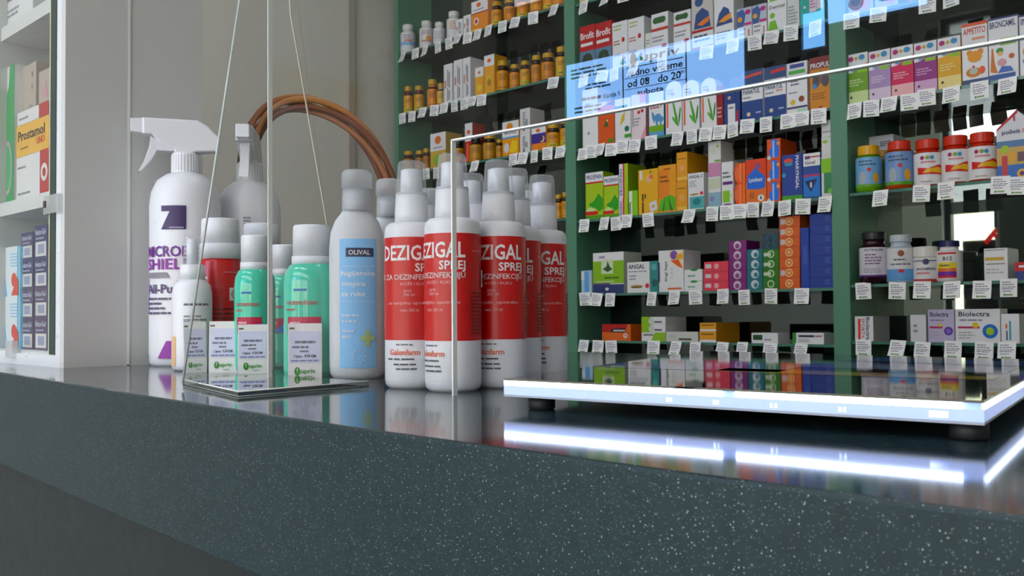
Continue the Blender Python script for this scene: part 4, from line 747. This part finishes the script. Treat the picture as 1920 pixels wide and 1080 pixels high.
# ---- price cards standing before the bottles --------------------------------------------------------
def card(px, t, w, h, turn, lean, label):
    P = at(px, t, CT); b = MB(); mm = mat('#f6f6f4', .6)
    b.box(-w / 2, w / 2, 0, .0006, 0, h, mm)
    E = [('R', .04, .3, .96, .86, '#e0e2f8'), ('L', .04, .88, .3, .95, 1, '#555'), ('L', .2, .62, .85, .72, 1, '#7a7c8c'), ('L', .12, .54, .9, .62, 1, '#7a7c8c'), ('L', .35, .47, .65, .54, 1, '#7a7c8c'), T('Cijena', .16, .395, .045, '#44464e', w=.26), T('9.50 KM', .48, .395, .05, '#44464e', w=.34), ('L', .08, .31, .92, .37, 1, '#8a90b8'),
         ('C', .27, .15, .085, '#3a8a2a', .13), ('P', WHT, [.25, .2, .29, .2, .27, .11]), T('upriv', .38, .12, .075, '#4a9a38', w=.42), ('R', .5, .055, .72, .07, '#9ab890')]
    paint(b, E, w, h, flat(-w / 2, 0, 0), .0002, .00006)
    o = b.build('price_card', None, (P.x, P.y, CT), face(P) + radians(turn)); o.rotation_euler[0] = -radians(lean)
    tag(o, label, 'price card', 'price cards at the foot of the bottles')
card(367, .99, .0236, .054, 14, 5, 'white price card at left, before the barcode bottle')
card(418, .985, .0290, .0545, -8, 5, 'white price card before the red white-capped bottle')
card(474, .966, .0300, .051, 0, 4, 'white price card before the smaller teal bottle')
card(572, .868, .0308, .0525, 0, 3, 'white price card before the large teal bottle')

# ---- illuminated tray ---------------------------------------------------------------------------------
FL = on(945, 743, 2, CT + .008); FR = on(1846, 798, 2, CT + .008)
BL = FL + Vector((-.125, .43, 0)); BR = FR + Vector((-.066, .40, 0))
root = empty('coin_tray', (FL.x, FL.y, CT)); tag(root, 'glass topped tray with glowing white edge on the counter', 'tray')
oo = Vector((-FL.x, -FL.y, -CT)); Q = [FL, FR, BR, BL]; cen = (FL + FR + BR + BL) / 4
def layer(name, z0, z1, mt, ins=0, par=root):
    p = [(q + (cen - q).normalized() * ins) for q in Q]; b = MB()
    b.hexa([(a.x, a.y, CT + z0) for a in p], [(a.x, a.y, CT + z1) for a in p], mt); return b, p, name
b, p, n = layer('base_plate', .008, .0093, mat('#a8b0bc', .35)); b.build(n, root, oo)
b, p, n = layer('acrylic_core', .0093, .0180, mat('#9fb8e8', .2, emit=.55), .0022); b.build(n, root, oo)
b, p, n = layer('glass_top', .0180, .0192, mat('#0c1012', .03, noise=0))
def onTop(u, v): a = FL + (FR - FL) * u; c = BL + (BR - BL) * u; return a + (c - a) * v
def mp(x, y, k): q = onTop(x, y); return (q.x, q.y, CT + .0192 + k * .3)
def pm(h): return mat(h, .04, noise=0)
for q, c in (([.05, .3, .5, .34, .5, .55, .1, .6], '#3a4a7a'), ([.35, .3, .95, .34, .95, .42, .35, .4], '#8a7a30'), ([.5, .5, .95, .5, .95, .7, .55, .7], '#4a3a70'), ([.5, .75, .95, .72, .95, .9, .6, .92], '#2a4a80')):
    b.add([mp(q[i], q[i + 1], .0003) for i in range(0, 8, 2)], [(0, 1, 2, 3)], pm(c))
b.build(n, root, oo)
band_m = mat('#cfe0ff', .3, emit=9.0); dot_m = mat('#e4ecff', .3, emit=1.8); rim_m = mat('#a2b4ee', .25, emit=.72)
def edge_strip(name, A, B, u0, u1, z0, z1, mt, thick=.002):
    a = A + (B - A) * u0; c = A + (B - A) * u1; d = (B - A).normalized(); nrm = Vector((-d.y, d.x, 0))
    b = MB(); b.hexa([(q.x, q.y, CT + z0) for q in (a, c, c + nrm * thick, a + nrm * thick)], [(q.x, q.y, CT + z1) for q in (a, c, c + nrm * thick, a + nrm * thick)], mt); return b.build(name, root, oo)
edge_strip('clear_rim', FL, FR, 0, 1, .0093, .0149, rim_m); edge_strip('clear_rim', FR, BR, 0, 1, .0093, .0149, rim_m)
for u0, u1 in ((0, .028), (.032, .318), (.321, .535), (.565, .712), (.715, .965)): edge_strip('light_strip', FL, FR, u0, u1, .0149, .0180, band_m)
for u0, u1 in ((.02, .3), (.31, .65), (.66, .98)): edge_strip('light_strip', FR, BR, u0, u1, .0149, .0180, band_m)
for px in (1115, 1125, 1245, 1254, 1394, 1405, 1560, 1571):
    u = (on(px, 770, 2, CT + .012) - FL).dot((FR - FL).normalized()) / (FR - FL).length
    edge_strip('lamp_dot', FL, FR, u - .0025, u + .0025, .0105, .0128, dot_m, .0024)
edge_strip('lamp_dot', FL, FR, .915, .945, .0105, .0135, dot_m, .0024)
for u, v in ((.08, .03), (.97, .03), (.08, .9), (.95, .9)):
    q = onTop(u, v); b = MB(); b.lathe([(.0075, 0), (.0085, .001), (.0085, .008)], mat('#16181a', .6), 20, cx=q.x, cy=q.y); 
    b.v = [(x, y, z + CT) for x, y, z in b.v]; b.build('rubber_foot', root, oo)

# ---- white display cabinet at the left ------------------------------------------------------------------
CW = mat('#cfd0ce', .35); CI = mat('#d2d4d2', .4); CG = mat('#8f9088', .5); DG = mat('#16302c', .12, noise=0)
CX0, CX1, CY0, CY1, CH = -1.402, -1.14, .425, .60, .86
root = empty('display_cabinet', (CX1, CY0, CT)); tag(root, 'white glass fronted display cabinet standing on the counter', 'cabinet')
oo = Vector((-CX1, -CY0, -CT)); Z = CT
def cb(name, *a, m=CW, bev=0):
    b = MB(); b.box(*a, m); return b.build(name, root, oo)
cb('side_panel', CX1 - .012, CX1, CY0, .500, Z, Z + CH); cb('side_panel', CX1 - .014, CX1 - .001, .503, CY1, Z, Z + CH); cb('edge_trim', CX1 - .003, CX1 + .0006, .500, .503, Z + .001, Z + CH, m=mat('#e6e6e2', .3))
cb('side_panel', CX0, CX0 + .012, CY0, CY1, Z, Z + CH)
cb('back_panel', CX0 + .012, CX1 - .014, CY1 - .01, CY1, Z, Z + CH, m=CG)
cb('bottom_panel', CX0 + .012, CX1 - .012, CY0 + .006, CY1 - .01, Z + .012, Z + .018, m=CI); cb('top_panel', CX0, CX1, CY0, CY1, Z + CH, Z + CH + .015)
cb('frame_stile', CX1 - .026, CX1 - .012, CY0, CY0 + .012, Z, Z + CH, m=mat('#dfe3e6', .3)); cb('frame_rail', CX0, CX1 - .026, CY0, CY0 + .012, Z, Z + .014, m=mat('#dfe3e6', .3))
SH = {0: CAM.z + .138, 1: CAM.z + .380}
for k in (0, 1): cb('shelf', CX0 + .012, CX1 - .03, CY0 + .008, CY1 - .01, SH[k], SH[k] + .018, m=mat('#e0e2e0', .3))
XG = on(99, 500, 1, CY0).x
b = MB(); b.add([(CX0 + .014, CY0 + .003, Z + .016), (XG - .006, CY0 + .003, Z + .016), (XG - .006, CY0 + .003, Z + CH), (CX0 + .014, CY0 + .003, Z + CH)], [(0, 1, 2, 3)], glassy('cabinet_glass', '#f6f8f6', 1.5, 1.2)); d = b.build('glass_door', root, oo)
b = MB(); b.box(XG - .008, XG + .009, CY0 - .0008, CY0 + .0055, Z + .015, Z + CH, DG); b.build('glass_edge', d)
b = MB(); b.box(XG - .0105, XG - .008, CY0 - .0012, CY0 + .0055, Z + .015, Z + CH, mat('#d0d4b8', .3)); b.build('seal', d)
zc = on(95, 384, 1, CY0).z; b = MB(); b.box(XG - .015, XG + .03, CY0 - .006, CY0 - .001, zc - .012, zc + .010, glassy('clip_plastic', '#eef0f0', 1.45, 1.2, .1, .35)); b.box(XG - .012, XG - .006, CY0 - .0075, CY0 - .006, zc - .004, zc + .004, mat('#4a3a34', .4)); b.build('hinge_clip', d)
b = MB(); x = on(24, 668, 1, CY0).x; b.box(x - .013, x + .013, CY0 - .005, CY0 + .002, Z + .008, Z + .03, glassy('clip_plastic', '#eef0f0')); b.build('hinge_clip', d)
YC = CY0 + .016
def cbox(x0, x1, yt, zb, col, el, label, depth=.075, dy=0, group=None):
    yf = YC + dy; A = on(x0, yt + 30, 1, yf); B = on(x1, yt + 30, 1, yf); w = B.x - A.x; h = on((x0 + x1) / 2, yt, 1, yf).z - zb
    b = MB(); b.box(0, w - .0005, 0, depth, 0, h - .0004, mat(col, .4)); paint(b, el, w - .0005, h, flat(0, 0, 0)); tag(b.build('medicine_box', None, (A.x, yf, zb)), label, 'box', group); return zb + h
z0 = SH[0] + .018
cbox(-7, 28, 128, z0, WHT, [('P', '#2f9a58', [1, 0, .5, 0, .3, .15, .28, .5, .4, .7, .7, .85, .75, 1, 1, 1]), ('C', .65, .26, .24, '#c8a8b8', .5), ('C', .65, .26, .2, '#4aa870', .42), ('R', .04, .6, .16, .68, '#222'), ('R', .04, .7, .16, .76, '#222'), ('R', .04, .78, .16, .88, '#222'), ('R', .24, .62, .3, .8, '#b04a70')], 'large white and green box on the middle cabinet shelf')
za = cbox(31, 92, 287, z0, WHT, [('R', .74, 0, 1, 1, '#b0202c'), ('C', .87, .5, .1, '#e0dcd8'), ('C', .87, .5, .05, RED), ('L', .05, .7, .3, .8, 1, GR), ('L', .06, .1, .5, .2, 1, GR)], 'white box with red end under the amber box', .08)
zb_ = cbox(31, 92, 226, za, '#e8b860', [T('Prostamol', .06, .5, .3, '#2a2010', w=.82), T('UNO', .64, .24, .2, '#d04a20', w=.24), ('L', .15, .2, .5, .3, 1, '#8a6a30')], 'amber box with dark lettering on the middle cabinet shelf', .08)
zc_ = cbox(33, 92, 200, zb_, WHT, [('R', .7, 0, 1, 1, '#b0202c'), ('L', .06, .3, .4, .6, 1, GR)], 'white and red box lying on the amber box', .08)
cbox(36, 68, 122, zc_, '#b8aca0', [('L', .75, .4, .85, .9, 2, '#8a6a70'), ('R', .6, .1, .8, .16, '#999')], 'taller beige block standing for a glass reflection above the amber stack', .06, .01)  # this block and the next model reflections in the cabinet glass
cbox(73, 95, 130, zc_, '#b8aaa2', [('P', '#c89aa0', [.3, .3, .6, .7, .8, .2])], 'shorter beige block standing for a glass reflection beside the cabinet stile', .06, .01)
z1 = SH[1] + .018
cbox(-7, 7, -60, z1, '#5a70b8', [('C', .8, .3, .3, '#d8a080')], 'blue box on the top cabinet shelf')
cbox(9, 62, -50, z1, WHT, [('L', .06, .5, .7, .7, 1, '#444a60'), ('L', .1, .2, .7, .4, 2, GR)], 'white box with dark lettering on the top cabinet shelf')
zf = Z + .018
blu = [('R', 0, 0, .5, 1, '#7ac0e4'), ('P', '#e4eef2', [.5, 0, .9, 0, .9, 1, .3, 1])] + [('R', .62, .6 + .06 * i, .9, .62 + .06 * i, '#8ac4e4') for i in range(5)] + [('P', '#d84a3a', [.68, .02, .95, .02, .95, .3, .85, .42, .72, .38, .8, .22]), ('C', .78, .33, .1, '#d84a3a')]
zz = cbox(-7, 38, 556, zf, '#8ecbe8', blu, 'lower of two sky blue boxes on the cabinet floor')
cbox(-7, 38, 464, zz, '#8ecbe8', blu, 'upper of two sky blue boxes on the cabinet floor')
faks = [('R', 0, 0, 1, 1, '#26265c'), ('R', .1, .06, .9, .5, '#d8d8d4'), ('R', .28, .14, .76, .42, '#9aa0bc'), T('FaktorGel', .08, .72, .16, '#c8cce0', w=.78), ('L', .15, .55, .85, .66, 1, '#a8acc8')]
fk2 = [e if e[0] != 'R' or e[5] != '#26265c' else ('R', 0, 0, 1, 1, '#4a3a5c') for e in faks]
for (x0, x1), cn, ys in (((40, 63), 'left', (597, 541, 486, 436)), ((65, 90), 'right', (595, 539, 484, 422))):
    z = zf
    for i, y in enumerate(ys):
        z = cbox(x0, x1, y, z, '#34305c' if i < 2 else '#1f2460', fk2 if i < 2 else faks, f'{("lowest", "second", "third", "topmost")[i]} small navy box of the {cn} stack in the cabinet', .06, .004, 'navy boxes on the cabinet floor')

# ---- signs stuck on the shop window (seen mirrored in the acrylic) ---------------------------------------
def refl(x, y, ax=1, val=-2.068):
    d = ray(x, y); p = pane(x, y); d = d - PN * (2 * d.dot(PN)); return p + d * ((val - p.y) / d.y)
a = refl(1062, 150); c = refl(1395, 110); zt = refl(1180, 98).z; zl = refl(1180, 212).z
def sheet(x0, x1, z0, z1, col, el, label, em=16.0):
    # paper sign, emission stands in for daylight through the sheet; printed to be read from the street
    w = abs(x1 - x0); h = z1 - z0; b = MB(); xr = min(x0, x1)
    mm = mat(col, .6, emit=em); b.box(0, w, -.0005, .0005, 0, h, mm)
    for side in (-1, 1): paint(b, el, w, h, lambda x, z, k: (x, side * (.0006 + k), z), .0002, .00005)
    tag(b.build('glowing_paper_sign', None, (xr, -2.069, z0)), label, 'sign')
dk = '#0a1020'
E = [('R', .345, .04, .352, .98, dk), ('R', .70, .04, .707, .98, dk), ('R', .345, .975, .707, .985, dk), ('C', .41, .86, .02, dk, .036), T('upriv', .45, .81, .14, '#202838', w=.22), ('R', .37, .735, .69, .75, dk), T('radno vrijeme', .375, .60, .11, dk, w=.31), ('R', .36, .565, .7, .575, dk), T('od 08   do 20', .375, .42, .12, dk, w=.30), T('00', .475, .49, .05, dk, w=.02), T('00', .67, .49, .05, dk, w=.025), ('R', .36, .385, .7, .395, dk), T('subota', .43, .27, .085, dk, w=.15),
     ('L', .03, .72, .3, .92, 3, '#3a4a68'), ('L', .12, .5, .32, .62, 2, '#26324c'), ('L', .1, .3, .22, .42, 1, '#26324c'), T('Carsija 5', .23, .32, .07, '#26324c', w=.1), ('L', .05, .12, .28, .26, 2, '#3a4a68')]
sheet(a.x, c.x, zl, zt, '#7fb0ee', E, 'blue opening hours paper sign with added glow above the shop window')
a = refl(1478, 60); c = refl(1546, 50); sheet(a.x, c.x, refl(1510, 92).z, refl(1510, -40).z, '#6fb0f0', [('R', .15, .5, .9, .9, '#3fb0b0')], 'narrow blue and teal paper sign with added glow above the shop window')
a = refl(1552, 20); c = refl(1738, 10); sheet(a.x, c.x, refl(1640, 27).z, refl(1640, -70).z, '#7fb4f0', [('C', .3, .3, .08, '#c890b0'), ('C', .6, .4, .1, '#90b0d8')], 'wide pale blue paper sign with added glow high above the shop window')
def refl3(x, y):
    d = ray(x, y); k = (YB - .006) / d.y; p = CAM + d * k; d = Vector((d.x, -d.y, d.z)); return p + d * ((-2.075 - p.y) / d.y)
for ch, px, py, rot, nm in (('R', 1874, 446, 40, 'tilted red letter R stuck on the shop window'), ('O', 1908, 412, 20, 'round red letter O stuck on the shop window')):
    p = refl3(px, py); vs, fs, tw = text_mesh(ch); b = MB(); hgt = .17
    rm = mat('#d01420', .5, emit=1.0)  # glow stands in for daylight coming through the red film
    for yy in (0, .002): b.add([((x - tw / 2) * hgt, yy, (z - .5) * hgt) for x, z in vs], fs, rm)
    o = b.build('window_letter', None, (p.x, -2.078, p.z)); o.rotation_euler = (0, radians(rot), 0); tag(o, nm, 'letter')

# ---- poster on the left wall near the door (seen mirrored in the acrylic) ----------------------------------
def reflw(x, y):
    d = ray(x, y); p = pane(x, y); d = d - PN * (2 * d.dot(PN)); return p + d * ((-3.118 - p.x) / d.x)
p0 = reflw(690, 190); p1 = reflw(835, 90); zb = reflw(765, 192).z; zt = reflw(765, 85).z; w = abs(p1.y - p0.y); h = zt - zb; y0 = max(p0.y, p1.y)
b = MB(); b.box(-.001, .002, -w, 0, 0, h, mat('#d4d4d0', .6))
# local x runs along -Y so the words read left to right for someone in the shop
paint(b, [('L', .02, .5, .36, .95, 1, '#2a2c34'), ('L', .42, .5, .9, .95, 1, '#8a8038'), T('imunitet!!', .1, .1, .24, '#b04a4a', w=.8)], w, h, lambda x, z, k: (.002 + k, x - w, z), .0003)
tag(b.build('wall_poster', None, (-3.118, y0, zb)), 'white poster with dark, olive and red words on the left wall', 'poster')
